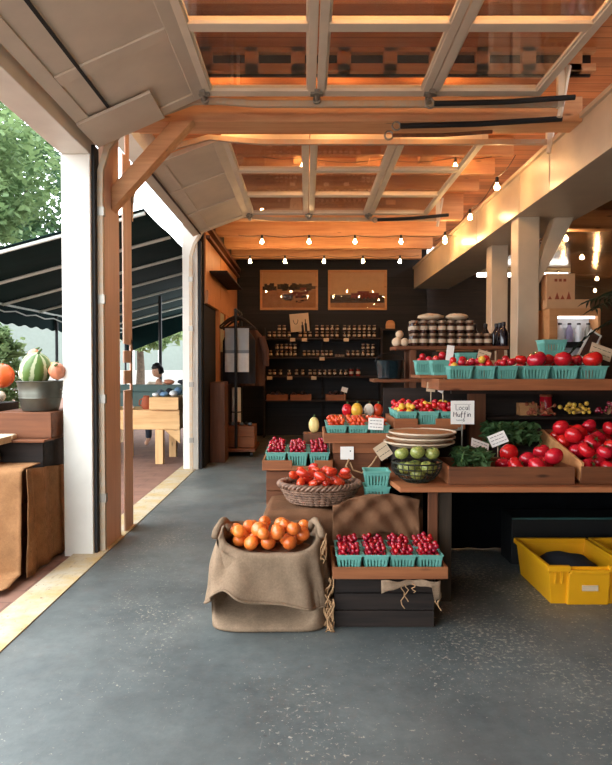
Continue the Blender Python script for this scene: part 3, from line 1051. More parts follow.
# ------------------------------------------------------------------ wicker basket of plum tomatoes
def wicker():
    c = Vector((0.09, 4.2, 0.594))
    t = thing('wicker_basket', 'oval brown wicker basket heaped with red plum tomatoes', 'basket', c)
    rx, ry = 0.262, 0.205
    prof = lambda k: 0.74 + 0.24 * k ** 0.8
    b = MB()
    n = 72
    for L in range(7):
        k = L / 6
        q = prof(k)
        for ph in (0, PI):
            pts = []
            for j in range(n):
                a = 2 * PI * j / n
                w = 0.008 * math.sin(a * 18 + ph + L * PI)
                pts.append((c.x + (rx * q + w) * math.cos(a), c.y + (ry * q + w) * math.sin(a), c.z + 0.008 + 0.1 * k))
            b.tube(pts, 0.0085, 6, closed=True)
    b.build('woven_side', M['wicker'], t, smooth=True, angle=180)
    s = MB()
    for j in range(36):
        a = 2 * PI * j / 36
        s.tube([(c.x + rx * prof(k / 4) * math.cos(a), c.y + ry * prof(k / 4) * math.sin(a), c.z + 0.005 + 0.108 * k / 4) for k in range(5)], 0.006, 5)
    s.build('stake', M['wickerd'], t, smooth=True)
    MB().lathe([(0.2, 0), (0.2, 0.006)], 32, c, 1.0, 0.78).build('floor_weave', M['wickerd'], t)
    MB().lathe([(rx * 0.93, 0.06), (rx * 0.93, 0.064)], 32, c, 1.0, ry / rx).build('liner', M['wickerd'], t)
    r = MB()
    for ph in (0, 2 * PI / 3, 4 * PI / 3):
        pts = []
        for j in range(120):
            a = 2 * PI * j / 120
            f = a * 17 + ph
            q = 1.0 + 0.0
            pts.append((c.x + (rx * q + 0.016 * math.cos(f)) * math.cos(a), c.y + (ry * q + 0.016 * math.cos(f)) * math.sin(a), c.z + 0.122 + 0.012 * math.sin(f)))
        r.tube(pts, 0.0105, 6, closed=True)
    r.build('braided_rim', M['wicker'], t, smooth=True, angle=180)
    got = pack(60, 0.043, disc(c.x, c.y, rx * 0.85, ry * 0.85), c.z + 0.092, 0.3, 60, (c.x, c.y), 0.14, zmax=c.z + 0.21)
    got.sort(key=lambda p: (round(p[1] * 12), p[0]))
    for i, (x, y, z, q) in enumerate(got):
        fruit('plum', 'plum_tomato', (x, y, z), q * 1.1, 'red plum tomato heaped in the oval wicker basket', 'plum tomato', 'plum tomatoes in the wicker basket',
              (PI / 2 + R.uniform(-0.5, 0.5), R.uniform(-0.4, 0.4), R.uniform(0, 6.28)))




wicker()

# stack of empty baskets behind the cherries
for i in range(2):
    basket((0.47, 4.2, 0.59 + i * 0.102), f'empty teal basket, {["lower", "upper"][i]} of the nested pair beside the wicker basket', 'nested empty baskets beside the wicker basket', 1.12)


# ------------------------------------------------------------------ burlap sack of orange tomatoes
def sack():
    cx, cy = -0.215, 3.72
    t = thing('burlap_sack', 'big open burlap sack of orange tomatoes on the grey floor', 'sack', (cx, cy, 0))

    def sup(a, wx, wy, n=3.2):
        ca, sa = math.cos(a), math.sin(a)
        return wx * math.copysign(abs(ca) ** (2 / n), ca), wy * math.copysign(abs(sa) ** (2 / n), sa)

    def rim_z(a):
        ca, sa = math.cos(a), math.sin(a)
        z = 0.5 + 0.03 * sa + 0.035 * abs(ca) ** 2
        if sa < 0:
            z -= 0.022 * abs(sa) ** 1.5
        return z

    def hem_z(a):
        ca, sa = math.cos(a), math.sin(a)
        if sa < 0:
            u = ca
            f = math.exp(-((u + 0.42) / 0.42) ** 2)
            return 0.125 + 0.135 * f + 0.02 * (u + 1) * 0.5 + 0.01 * math.sin(7 * u)
        return 0.1
    n = 96
    # inner body: down to the floor
    rings = []
    for k in range(44):
        v = k / 43
        ring = []
        for j in range(n):
            a = 2 * PI * j / n
            bul = 1.0 + 0.05 * math.sin(v * PI)
            x, y = sup(a, (0.335 - 0.03 * v) * bul, (0.222 - 0.014 * v) * bul, 4.2)
            z = 0.006 + v * (rim_z(a) - 0.04)
            if math.sin(a) < -0.3:
                arch = math.exp(-((math.cos(a) + 0.2) / 0.62) ** 4)
                ss = lambda e0, e1: (lambda q: q * q * (3 - 2 * q))(min(1, max(0, (z - e0) / (e1 - e0))))
                y += 0.25 * arch * ss(0.02, 0.12) * (1 - ss(0.28, 0.33))
            q = nz((x * 4, y * 4, z * 5 + 3), 1.3, 0.016)
            ring.append(Vector((cx + x * (1 + q * 2) , cy + y * (1 + q * 2), z)))
        rings.append(ring)
    m = MB()
    m.rings(rings, caps=(True, False))
    m.build('sack_body', M['burlap'], t, smooth=True, angle=180)
    # outer turned-down cover: from inside the mouth over the rim and down to the hem
    rings = []
    for k in range(26):
        ring = []
        for j in range(n):
            a = 2 * PI * j / n
            ca, sa = math.cos(a), math.sin(a)
            rz_ = rim_z(a)
            if k < 6:
                v = k / 6
                q = 0.92 + 0.045 * v
                z = rz_ - 0.09 * (1 - v) ** 1.3
            else:
                v = (k - 6) / 19
                q = 1.0 + 0.075 * math.sin(min(v * 1.2, 1) * PI * 0.5) + 0.05 * v * (sa < 0)
                z = rz_ + 0.012 * math.sin(min(v * 8, PI)) - v * (rz_ - hem_z(a))
                if v < 0.12:
                    q -= 0.05 * (1 - v / 0.12) ** 2
            tp = (z / 0.5) if k >= 6 else 1.0
            x, y = sup(a, (0.336 - 0.034 * tp) * q, (0.222 - 0.014 * tp) * q, 3.8)
            f = nz((x * 5, y * 5, z * 3.2), 1.0, 0.027) + nz((x * 13, y * 13, z * 7), 1.0, 0.007)
            f += 0.009 * math.sin(a * 11 + z * 9) * min(1, max(0, k - 6) / 8)
            x += f * ca * 1.4
            y += f * sa * 1.4
            if sa < 0 and k > 16:
                y -= 0.055 * ((k - 16) / 9) ** 1.5 * math.exp(-((ca + 0.35) / 0.55) ** 2)
            ring.append(Vector((cx + x, cy + y, max(z, 0.015))))
        rings.append(ring)
    m = MB()
    m.rings(rings, caps=(False, False))
    o = m.build('turned_down_cover', M['burlap'], t, smooth=True, angle=180, solid=0.008)
    # hem cord
    hem = [p.copy() for p in rings[-1]]
    MB().tube([h + Vector((0, -0.004, 0)) for h in hem], 0.008, 6, closed=True).build('hem_cord', M['burlap'], o, smooth=True, angle=180)
    # twisted ears at the mouth corners
    for sx, nm in ((-1, 'left'), (1, 'right')):
        e = MB()
        base = Vector((cx + sx * 0.275, cy - 0.03, 0.515))
        pts = [base + Vector((sx * (0.035 - 0.075 * k / 12), -0.1 + 0.015 * k + 0.01 * math.sin(k), 0.075 * math.sin(k * PI / 12) ** 0.8)) for k in range(13)]
        e.tube(pts, [0.02 + 0.003 * math.sin(k * 1.3) for k in range(13)], 9)
        e.build('rolled_ear', M['burlap'], t, smooth=True, angle=180)
    f = MB()
    for q in range(16):
        x0, y0 = cx + 0.345 + R.uniform(-0.02, 0.015), cy - 0.15 + R.uniform(-0.05, 0.05)
        L = R.uniform(0.12, 0.3)
        z0 = R.uniform(0.12, 0.3)
        f.tube([(x0 + 0.02 * math.sin(k * 1.1 + q), y0 - 0.01 * k * 0.3 + 0.01 * math.cos(k * 1.7 + q), max(0.006, z0 - L * k / 7)) for k in range(8)], 0.004, 5)
    for q in range(9):
        x0, y0, z0 = cx + 0.315, cy - 0.1 + R.uniform(-0.03, 0.03), 0.5 + R.uniform(-0.02, 0.03)
        f.tube([(x0 + 0.018 * math.sin(k * 0.9 + q), y0 - 0.012 * k + 0.01 * math.cos(k + q), z0 - 0.02 * k + 0.01 * math.sin(k + q)) for k in range(6)], 0.004, 5)
    f.build('frayed_cord', M['rope'], t, smooth=True)
    MB().lathe([(0.26, 0.41), (0.26, 0.42)], 32, (cx, cy, 0), 1.0, 0.64).build('filling', M['burlapd'], t)
    got = pack(200, 0.045, disc(cx, cy, 0.252, 0.17), 0.43, 0.05, 120, (cx, cy + 0.03), 0.2, zmax=0.565)
    got.sort(key=lambda p: p[1])
    for i, (x, y, z, q) in enumerate(got):
        fruit('orange', 'orange_tomato', (x, y, z), q, 'round orange tomato heaped in the open burlap sack', 'tomato', 'orange tomatoes in the burlap sack')


sack()

# ------------------------------------------------------------------ left riser: crate, tray, nine baskets of cherries
slat_crate('wooden_crate', 'tall brown crate under the left cherry tray behind the wicker basket', -0.29, 0.18, 4.575, 5.03, 0, 0.735, M['crate'], 5)
tray_thing('wooden_tray', 'wooden tray of nine cherry baskets behind the wicker basket', 'tray', -0.318, 0.194, 4.55, 5.07, 0.742, 0.815, notch=(-0.1, 0.06))
pts_ = []
rows3 = ['front', 'middle', 'back']
cols3 = ['left', 'centre', 'right']
for row in range(3):
    for i in range(3):
        x, y = -0.22 + i * 0.158, 4.65 + row * 0.159
        basket((x, y, 0.755), f'teal cherry basket, {rows3[row]} {cols3[i]} of nine on the left riser tray', 'cherry baskets on the left riser tray')
        pts_ += heap(38, 0.016, x, y, 0.0652, 0.755 + 0.088)
m = MB()
for (x, y, z, q) in pts_:
    m.ball((x, y, z), q, 8, 6)
o = m.build('cherries', M['cherry'], None, (-0.05, 4.8, 0.75), smooth=True, angle=180)
tag(o, 'crimson cherries heaped in the nine baskets on the left riser tray', 'cherries', kind='stuff')

# ------------------------------------------------------------------ centre riser: brown box, tray, nine baskets of orange cherry tomatoes
t = thing('display_box', 'tall plain brown wooden box in the centre of the display', 'box', (0.39, 4.8, 0))
MB().box(0.2, 0.548, 4.62, 5.06, 0, 0.935).build('box_board', M['crate'], t, bevel=0.004)
MB().box(0.195, 0.55, 4.605, 4.62, 0.86, 0.935).build('front_rail', M['tray'], t, bevel=0.003)
tray_thing('wooden_tray', 'wooden tray of orange cherry tomatoes on the tall brown box', 'tray', 0.13, 0.636, 4.58, 5.1, 0.937, 1.01)
for row in range(3):
    for i in range(3):
        x, y = 0.226 + i * 0.157, 4.678 + row * 0.159
        where = f'{rows3[row]} {cols3[i]} on the centre tray'
        basket((x, y, 0.95), f'teal basket of orange cherry tomatoes, {where}', 'orange cherry tomato baskets on the centre tray', 0.99)
        for (a, b, c, q) in heap(33, 0.0158, x, y, 0.0644, 0.95 + 0.088):
            fruit('ocherry', 'cherry_tomato', (a, b, c), q, f'orange cherry tomato in the basket {where}', 'cherry tomato', f'cherry tomatoes in the basket {where}')

# ------------------------------------------------------------------ right riser on the table: tray E with mixed small tomatoes
t = thing('display_box', 'dark wooden box on the table under the mixed tomato tray', 'box', (0.85, 4.9, TZ))
MB().box(0.66, 1.1, 4.72, 5.06, TZ, 1.035).build('box_board', M['blackwood'], t, bevel=0.004)
tray_thing('wooden_tray', 'wooden tray of mixed red and yellow small tomatoes, right of centre', 'tray', 0.646, 1.165, 4.6, 5.12, 1.037, 1.115, notch=(0.82, 0.95))
for row in range(3):
    for i in range(3):
        x, y = 0.745 + i * 0.16, 4.7 + row * 0.159
        where = f'{rows3[row]} {cols3[i]} on the tray right of centre'
        basket((x, y, 1.05), f'teal basket of mixed small tomatoes, {where}', 'mixed small tomato baskets')
        for (a, b, c, q) in pack(16, 0.025, rect(x - 0.067, x + 0.067, y - 0.067, y + 0.067), 1.05 + 0.088, 0.3, 50, (x, y), 0.25, zmax=1.05 + 0.17):
            yel = R.random() < 0.18
            fruit('smallyel' if yel else 'smallred', 'small_tomato', (a, b, c), q, f'small {"yellow" if yel else "red"} tomato in the basket {where}', 'tomato', f'{"yellow" if yel else "red"} tomatoes in the basket {where}')
# peppers and gourds between the two trays
pf = lambda d: 1 - 0.16 * (0.5 + 0.5 * math.cos(4 * math.atan2(d.y, d.x))) * (1 - d.z ** 2)
slat_crate('wooden_crate', 'brown crate behind the centre tray carrying bright peppers', 0.2, 0.625, 5.125, 5.5, 0, 1.08, M['crate'], 6)
for (px, py, d, r, mt, lab) in ((347, 394, 5.3, 0.05, 'tomato', 'red bell pepper, leftmost of those behind the centre tray'), (357, 401, 5.22, 0.055, 'yellow', 'yellow bell pepper behind the centre tray'),
                                (357, 391, 5.36, 0.05, 'tomato', 'red bell pepper above the yellow one behind the centre tray'), (369, 395, 5.3, 0.05, 'gourdw', 'pale gourd beside the red peppers behind centre tray'),
                                (378, 392, 5.32, 0.05, 'plum', 'reddish pepper next to the pale gourd behind centre tray')):
    p = P(px, py, d)
    o = MB().ball((0, 0, 0), (r, r, r * 1.1), 16, 12, f=pf).build('bell_pepper', M[mt], None, (p.x, p.y, 1.08 + r * 0.98 if d > 5.25 else 1.08 + r * 0.98), smooth=True, angle=180, local=True)
    tag(o, lab, 'pepper')
    MB().cyl((0, 0, r * 0.8), (0.006, 0, r * 1.4), 0.008, 0.006, 7).build('stem', M['stem'], o, local=True)
o = MB().ball((0, 0, 0), (0.05, 0.05, 0.065), 16, 12, f=pf).build('yellow_gourd', M['paleyellow'], None, (0.065, 5.12, 1.02), smooth=True, angle=180, local=True)
tag(o, 'pale yellow gourd on the thin stand left of the centre tray', 'gourd')
MB().cyl((0, 0, 0.055), (0.004, 0, 0.085), 0.008, 0.006, 7).build('stem', M['stem'], o, local=True)
o = MB().box(-0.02, 0.13, 5.08, 5.2, 0, 0.957).build('display_post', M['crateZ'], None, (0.065, 5.12, 0), bevel=0.004)
tag(o, 'thin brown stand under the pale yellow gourd', 'stand')


# ------------------------------------------------------------------ cards and signs
def card(name, label, c, w, h, rz=0.0, tilt=0.0, roll=0.0, lines=3, mt='paper', stake=None, group=None, big=None):
    t = thing(name, label, 'price card', c, rz, group)
    T = Matrix.Rotation(roll, 4, 'Y') @ Matrix.Rotation(tilt, 4, 'X')
    MB().box(-w / 2, w / 2, -0.0015, 0.0015, -h / 2, h / 2, T).build('card', M[mt], t, local=True)
    if lines:
        m = MB()
        rr = random.Random(int(abs(c[0] * 1000)) + lines)
        for k in range(lines):
            z = h / 2 - h * (k + 0.8) / (lines + 0.6)
            x = -w * 0.4
            while x < w * 0.38:
                l = rr.uniform(0.08, 0.2) * w
                m.box(x, min(x + l, w * 0.42), -0.0022, -0.0016, z - h * 0.02, z + h * 0.02, T)
                x += l + w * 0.05
        m.build('writing', M['ink'], t, local=True)
    if stake:
        MB().cyl((0, 0.003, -h / 2 - stake), (0, 0.003, -h * 0.3), 0.004, n=6).build('stake', M['palewood'], t, local=True)
    return t


STROKE = {
    'L': [[(0, 1), (0.02, 0), (0.5, 0.02)]], 'o': [[(0.25, 0.6), (0.02, 0.4), (0.05, 0.1), (0.3, 0), (0.5, 0.25), (0.4, 0.55), (0.25, 0.6)]],
    'c': [[(0.45, 0.5), (0.2, 0.6), (0.02, 0.3), (0.15, 0.02), (0.45, 0.08)]], 'a': [[(0.42, 0.55), (0.12, 0.58), (0.02, 0.2), (0.2, 0), (0.4, 0.25), (0.42, 0.58), (0.46, 0)]],
    'l': [[(0.1, 1), (0.12, 0.08), (0.22, 0)]], 'M': [[(0, 0), (0.08, 0.95), (0.34, 0.3), (0.6, 0.95), (0.68, 0)]], 'u': [[(0.02, 0.58), (0.05, 0.1), (0.25, 0), (0.42, 0.2), (0.44, 0.58), (0.46, 0)]],
    'f': [[(0.42, 0.95), (0.22, 0.98), (0.16, 0.6), (0.15, -0.2)], [(0, 0.55), (0.4, 0.58)]], 'i': [[(0.1, 0.58), (0.12, 0)], [(0.1, 0.78), (0.12, 0.84)]],
    'n': [[(0.02, 0.6), (0.03, 0)], [(0.03, 0.4), (0.2, 0.6), (0.4, 0.5), (0.42, 0)]], '~': [[(0, 0.3), (0.15, 0.5), (0.3, 0.2), (0.45, 0.45), (0.6, 0.25)]], '$': [[(0.4, 0.75), (0.1, 0.7), (0.1, 0.45), (0.4, 0.35), (0.38, 0.08), (0.05, 0.08)], [(0.24, 0.95), (0.24, -0.1)]],
}


def handwrite(m, text, x, z, s, T, r):
    for ch in text:
        for st in STROKE.get(ch, []):
            m.tube([T @ Vector((x + a * s, -0.0025, z + b * s)) for a, b in st], r, 5)
        x += s * (0.84 if ch == 'M' else 0.3 if ch in 'li' else 0.62)


p = P(462.5, 412.5, 4.5)
t = card('market_sign', 'square white handwritten sign reading Local Muffin, on a clip', p, 0.168, 0.168, lines=0)
t['category'] = 'sign'
T = Matrix.Identity(4)
m = MB()
handwrite(m, 'Local', -0.048, 0.018, 0.036, T, 0.0019)
m.build('lettering', M['ink'], t, local=True)
m = MB()
handwrite(m, 'Muffin', -0.066, -0.03, 0.036, T, 0.0023)
m.build('lettering', M['ink'], t, local=True)
m = MB()
handwrite(m, '~~~$', -0.045, -0.064, 0.026, T, 0.0013)
m.box(-0.06, 0.06, -0.0022, -0.0016, 0.058, 0.0595)
m.build('lettering', M['ink'], t, local=True)
m = MB()
m.tube([(0.0, 0.004, -0.07), (0.0, 0.006, -0.1), (-0.02, 0.004, -0.12), (-0.05, 0.0, -0.128), (-0.075, 0.0, -0.13)], 0.006, 7)
m.tube([(0.0, 0.006, -0.1), (0.0, 0.012, -(p.z - TZ))], 0.007, 7)
m.box(-0.03, -0.012, -0.004, 0.012, -0.128, -0.108)
m.build('clip', M['steel'], t, local=True)

p = P(347, 453, 4.594)
card('white_card', 'small white card standing before the tall brown box', (p.x, 4.59, p.z), 0.098, 0.094, lines=0)  # card stands before the box; no hanger is built
m = MB().box(0.02, 0.028, -0.0022, -0.0016, 0.01, 0.02).build('writing', M['ink'], bpy.data.objects['white_card'], local=True)
p = P(376, 424, 4.56)
card('white_card', 'white card leaning on the right orange tomato basket', (p.x, 4.565, p.z), 0.11, 0.085, tilt=-0.12, roll=0.06, lines=3)  # card leans on the basket and does not hang
p = P(383, 451, 4.5)
card('hanging_tag', 'tan paper tag hung by a string before the tall brown box', p, 0.1, 0.11, roll=-0.6, mt='papert', lines=2)
o = MB().tube([P(350, 462, 4.57) + Vector((0, -0.02, 0)), P(353, 470, 4.56), P(362, 473, 4.55), P(372, 464, 4.53), P(377, 456, 4.5)], 0.006, 6).tube([P(349, 459, 4.58), P(346, 466, 4.57), P(352, 476, 4.5), P(357, 480, 4.47)], 0.007, 6).build('hanging_string', M['rope'], None, P(360, 468, 4.55), smooth=True)
tag(o, 'loop of jute string linking the white card and tan tag', 'string')
p = P(480, 445, 4.395)
card('price_card', 'off-white price card tipped flat over the basil, left of two', p, 0.13, 0.075, tilt=-0.75, roll=0.35, stake=0.09, lines=2)
p = P(498, 439, 4.431)
card('price_card', 'off-white price card tilted up over the basil, right of two', p, 0.125, 0.085, tilt=-0.3, roll=-0.38, stake=0.09, lines=3)

# ------------------------------------------------------------------ on the table, left end: green tomatoes in a wire bowl, flat round baskets above
c = Vector((0.725, 4.1, TZ))
t = thing('wire_bowl', 'dark wire bowl of green tomatoes on the table corner', 'bowl', c)
w = MB()
for k, (r, z) in enumerate(((0.075, 0.005), (0.115, 0.03), (0.14, 0.06), (0.155, 0.095), (0.16, 0.13))):
    w.tube([(c.x + r * math.cos(a * PI / 20), c.y + r * math.sin(a * PI / 20), c.z + z) for a in range(40)], 0.0035 if k < 4 else 0.006, 6, closed=True)
w.build('wire_ring', M['wire'], t, smooth=True)
w = MB()
for j in range(24):
    a = 2 * PI * j / 24
    w.tube([(c.x + r * math.cos(a), c.y + r * math.sin(a), c.z + z) for r, z in ((0.0, 0.004), (0.075, 0.005), (0.115, 0.03), (0.14, 0.06), (0.155, 0.095), (0.16, 0.13))], 0.003, 5)
w.build('wire_rib', M['wire'], t, smooth=True)
got = [(c.x + a, c.y + b, c.z + z, r) for a, b, z, r in ((0, 0, 0.064, 0.055), (-0.075, 0.045, 0.1, 0.048), (0.08, 0.04, 0.1, 0.048), (0.0, 0.1, 0.1, 0.042))]
for q in got[:1]:
    pass
spots = [(0.0, -0.03, 0.058, 0.05), (-0.085, 0.0, 0.092, 0.046), (0.085, 0.0, 0.092, 0.046), (0.0, 0.075, 0.088, 0.05), (-0.06, -0.085, 0.112, 0.042), (0.045, -0.088, 0.112, 0.042)]
spots += [(-0.1, 0.005, 0.187, 0.047), (0.0, -0.012, 0.196, 0.05), (0.1, 0.0, 0.187, 0.048)]
for k, (a, b, z, r) in enumerate(spots):
    lab = {6: 'green tomato on the left of the top row over the wire bowl', 7: 'yellow-green tomato in the middle of the top row over the wire bowl', 8: 'green tomato on the right of the top row over the wire bowl'}.get(k, 'green tomato down inside the wire bowl')
    fruit('green', 'green_tomato', (c.x + a, c.y + b, c.z + z), r, lab, 'green tomato', 'green tomatoes in the wire bowl', (R.uniform(-0.3, 0.3), R.uniform(-0.3, 0.3), R.uniform(0, 6)), True)

o = MB().box(0.62, 0.885, 4.33, 4.58, TZ, 0.945).build('display_block', M['blackwood'], None, (0.8, 4.45, TZ), bevel=0.004)
tag(o, 'dark wooden block on the table under the flat round baskets', 'block')
for k in range(3):
    z = 0.947 + k * 0.034
    c = Vector((0.79 + 0.01 * k, 4.39 - 0.006 * k, z))
    t = thing('flat_basket', f'{["bottom", "middle", "top"][k]} flat round basket of the stack above the green tomatoes', 'basket', c, 0, 'stacked flat round baskets')
    r = 0.245 - 0.006 * k
    MB().lathe([(r - 0.05, 0.001), (r - 0.02, 0.026), (r - 0.1, 0.03), (0.001, 0.032)], 48, c, caps=(True, True)).build('woven_floor', M['basketweave'], t, smooth=True)
    MB().lathe([(r - 0.05, 0.0), (r - 0.012, 0.02), (r, 0.024), (r, 0.033), (r - 0.008, 0.034), (r - 0.014, 0.028), (r - 0.055, 0.004)], 48, c, caps=(False, False)).build('rim', M['rim'], t, smooth=True)

# ------------------------------------------------------------------ table crates: tomatoes and basil
tray_thing('table_crate', 'long wooden table crate of basil and red tomatoes', 'crate', 0.905, 1.705, 3.975, 4.42, TZ + 0.002, TZ + 0.115, 'crate', 'trayy')
got = []
sel = pack(9, 0.068, rect(1.27, 1.685, 3.995, 4.4), TZ + 0.04, 0.0, 50, (1.5, 4.3), 0.2, got)
sel += pack(9, 0.066, rect(1.27, 1.685, 4.06, 4.4), TZ + 0.04, 0.9, 50, (1.5, 4.4), 0.15, got, zmax=TZ + 0.21)
for (x, y, z, q) in sel:
    fruit('tomato', 'tomato', (x, y, z), q, 'glossy red tomato heaped at the right of the basil crate', 'tomato', 'tomatoes in the basil crate', None, True)


def leafy(name, label, cat, box, n, size, mt, z0, group=None, stems=True):
    x0, x1, y0, y1, zt = box
    t = thing(name, label, cat, ((x0 + x1) / 2, (y0 + y1) / 2, z0), group=group)
    m = MB()
    for i in range(n):
        x, y = R.uniform(x0, x1), R.uniform(y0, y1)
        z = z0 + (zt - z0) * R.random() ** 0.7
        s = size * R.uniform(0.6, 1.3)
        T = Matrix.Translation((x, y, z)) @ Euler((R.uniform(-0.9, 0.9), R.uniform(-0.9, 0.9), R.uniform(0, 6.28))).to_matrix().to_4x4()
        pr = [(0, -1, 0), (0.35, -0.3, 0.08), (0.3, 0.4, 0.02), (0, 1, -0.15), (-0.3, 0.4, 0.02), (-0.35, -0.3, 0.08)]
        v = [m.bm.verts.new(T @ Vector((a * s, b * s, c * s))) for a, b, c in pr]
        mid = m.bm.verts.new(T @ Vector((0, 0.1 * s, -0.06 * s)))
        for k in range(6):
            m.face([mid, v[k], v[(k + 1) % 6]])
    m.build('leaf', M[mt], t, recalc=False)['kind'] = 'stuff'
    if stems:
        m = MB()
        for i in range(12):
            x, y = R.uniform(x0, x1), R.uniform(y0, y1)
            m.tube([(x, y, z0), (x + R.uniform(-0.02, 0.02), y, (z0 + zt) / 2), (x + R.uniform(-0.05, 0.05), y + R.uniform(-0.03, 0.03), zt)], 0.004, 5)
        m.build('stem', M['stem'], t)['kind'] = 'stuff'
    return t


leafy('basil_bunch', 'loose green basil filling the left of the long table crate', 'herb', (1.0, 1.2, 4.04, 4.32, TZ + 0.2), 280, 0.038, 'herb', TZ + 0.085)
slat_crate('herb_crate', 'dark crate behind the basil holding a leafy herb bunch', 1.2, 1.72, 4.46, 4.72, TZ + 0.002, 0.9, M['blackwood'], 2, lid=True)
leafy('herb_bunch', 'dark leafy herb bunch heaped behind the basil crate', 'herb', (1.3, 1.68, 4.49, 4.68, 1.08), 420, 0.04, 'herb', 0.935)

# tilted crate of tomatoes on the right
tl = math.radians(11.5)
TT = Matrix.Translation((1.745, 3.985, TZ + 0.008)) @ Matrix.Rotation(tl, 4, 'X')
t = thing('tilted_crate', 'wooden crate tipped towards the aisle and full of red tomatoes', 'crate', (2.2, 4.3, TZ))
L, Wd = 0.74, 0.95
MB().box(0, Wd, 0, L, 0, 0.012, TT).build('floor_board', M['crate'], t)
MB().box(0, Wd, 0, 0.016, 0.012, 0.11, TT).build('front_board', M['crate'], t, bevel=0.003)
MB().box(0, Wd, L - 0.016, L, 0.012, 0.13, TT).build('back_board', M['crate'], t, bevel=0.003)
MB().box(0, 0.018, 0.016, L - 0.016, 0.012, 0.135, TT).build('side_board', M['box'], t, bevel=0.003)
MB().box(Wd - 0.018, Wd, 0.016, L - 0.016, 0.012, 0.135, TT).build('side_board', M['crate'], t, bevel=0.003)
o = MB().box(1.8, 2.6, 4.45, 4.66, TZ, TZ + 0.085).build('prop_block', M['blackwood'], None, (2.2, 4.55, TZ))
tag(o, 'dark prop block under the back of the tipped tomato crate', 'block')
got = []
pack(60, 0.066, rect(0.022, Wd - 0.022, 0.02, L - 0.02), 0.014, 0.0, 50, (0.4, 0.3), 0.24, got, zmax=0.13)
pack(60, 0.064, rect(0.022, Wd - 0.022, 0.03, L - 0.03), 0.014, 0.0, 50, (0.3, 0.5), 0.24, got, zmax=0.205)
for (x, y, z, q) in got:
    fruit('tomato', 'tomato', TT @ Vector((x, y, z)), q, 'glossy red tomato heaped in the tipped crate', 'tomato', 'tomatoes in the tipped crate', None, True)

# ------------------------------------------------------------------ hutch behind the table with the upper tray of quart baskets
t = thing('display_hutch', 'brown wooden hutch behind the table holding up the tomato tray', 'hutch', (1.7, 5.25, TZ))
MB().box(0.64, 2.72, 5.2, 5.225, TZ, 1.318).build('back_panel', M['blackwood'], t)
MB().box(1.18, 2.72, 4.98, 5.19, 1.075, 1.1).build('shelf', M['darkwood'], t, bevel=0.003)
for x in (1.27, 2.62):
    MB().box(x, x + 0.13, 4.9, 4.97, TZ, 1.318).build('post', M['crateZ'], t, bevel=0.004)
MB().box(1.1, 2.72, 4.76, 4.8, 1.29, 1.318).build('rail', M['darkwood'], t)
t = tray_thing('upper_tray', 'long upper wooden tray carrying quart baskets of big tomatoes', 'tray', 0.97, 2.24, 4.6, 5.3, 1.322, 1.405, 'tray', 'trayy')
bz = 1.385
o = MB().box(0.99, 2.22, 4.62, 5.28, 1.336, bz - 0.002).build('tray_liner', M['darkwood'], t)
spec = [(459, 4.72, 1.15, 'left end of the front row'), (483, 4.72, 1.0, 'second of the front row'), (505, 4.72, 1.0, 'third of the front row'), (533, 4.72, 1.3, 'fourth of the front row'), (561, 4.72, 1.3, 'fifth of the front row'), (589, 4.72, 1.3, 'right end of the front row')]
for i, (px, d, s, where) in enumerate(spec):
    x = (px - 306) / 630 * d
    basket((x, d, bz), f'teal basket of tomatoes, {where} on the upper tray', 'tomato baskets on the upper tray', s, 1.0)
    k = 0.064 * s
    if i < 3:
        for (a, b, c_, q) in pack(10, 0.031, rect(x - k, x + k, d - k, d + k), bz + 0.088, 0.6, 50, (x, d), 0.3, zmax=bz + 0.175):
            yel = R.random() < 0.15
            fruit('smallyel' if yel else 'smallred', 'small_tomato', (a, b, c_), q, f'small {"yellow" if yel else "red"} tomato, basket {where}, upper tray', 'tomato', f'{"yellow" if yel else "red"} tomatoes in the basket {where}, upper tray')
    else:
        for (a, b, c_, q) in ((x + 0.02 - 0.012 * (i == 4), d - 0.012, bz + 0.166, 0.073 - 0.005 * (i == 4)), (x - 0.066, d + 0.078, bz + 0.165, 0.045)):
            fruit('tomato', 'tomato', (a, b, c_), q, f'big red tomato in the basket {where}, upper tray', 'tomato', f'big tomatoes in the basket {where}, upper tray', (R.uniform(-0.6, 0.6), R.uniform(-0.5, 0.5), R.uniform(0, 6)), True)
for i, (px, d, s, lab) in enumerate(((440, 4.95, 1.0, 'nearer teal basket overhanging the left end of upper tray'), (424, 5.17, 1.0, 'farther teal basket overhanging the left end of upper tray'))):
    x = max((px - 306) / 630 * d, 0.985 + 0.08 - 0.02 * i)
    x = (px - 306) / 630 * d
    basket((x, d, 1.429), lab, 'tomato baskets on the upper tray', s)
    for (a, b, c_, q) in pack(7, 0.03, rect(x - 0.064, x + 0.064, d - 0.064, d + 0.064), 1.429 + 0.088, 1.0, 40, (x, d), 0.3, zmax=1.429 + 0.16):
        fruit('smallred', 'small_tomato', (a, b, c_), q, f'small red tomato in the {lab.split(" basket")[0].replace(" teal", "")} overhanging basket', 'tomato', f'tomatoes in the {lab.split(" teal")[0]} overhanging basket')
o = MB().box(0.88, 1.225, 4.86, 5.29, 1.406, 1.428).build('shelf_board', M['tray'], None, (1.0, 5.0, bz))
tag(o, 'short wooden board under the two overhanging baskets at upper tray end', 'board')
for i, (px, d, lab) in enumerate(((433, 5.22, 'empty teal basket, left of two behind the upper tray front row'), (452, 5.2, 'empty teal basket, right of two behind the upper tray front row'))):
    x = (px - 306) / 630 * d
    basket((1.142 + 0.175 * i, 5.2, 1.43 + 0.062 * i), lab, 'spare empty baskets on the upper tray', 1.0)
o = MB().box(1.25, 1.375, 5.13, 5.27, bz, 1.49).build('small_box', M['darkwood'], None, (1.3, 5.2, bz), bevel=0.003)
tag(o, 'dark little box under the right one of two spare teal baskets', 'box')
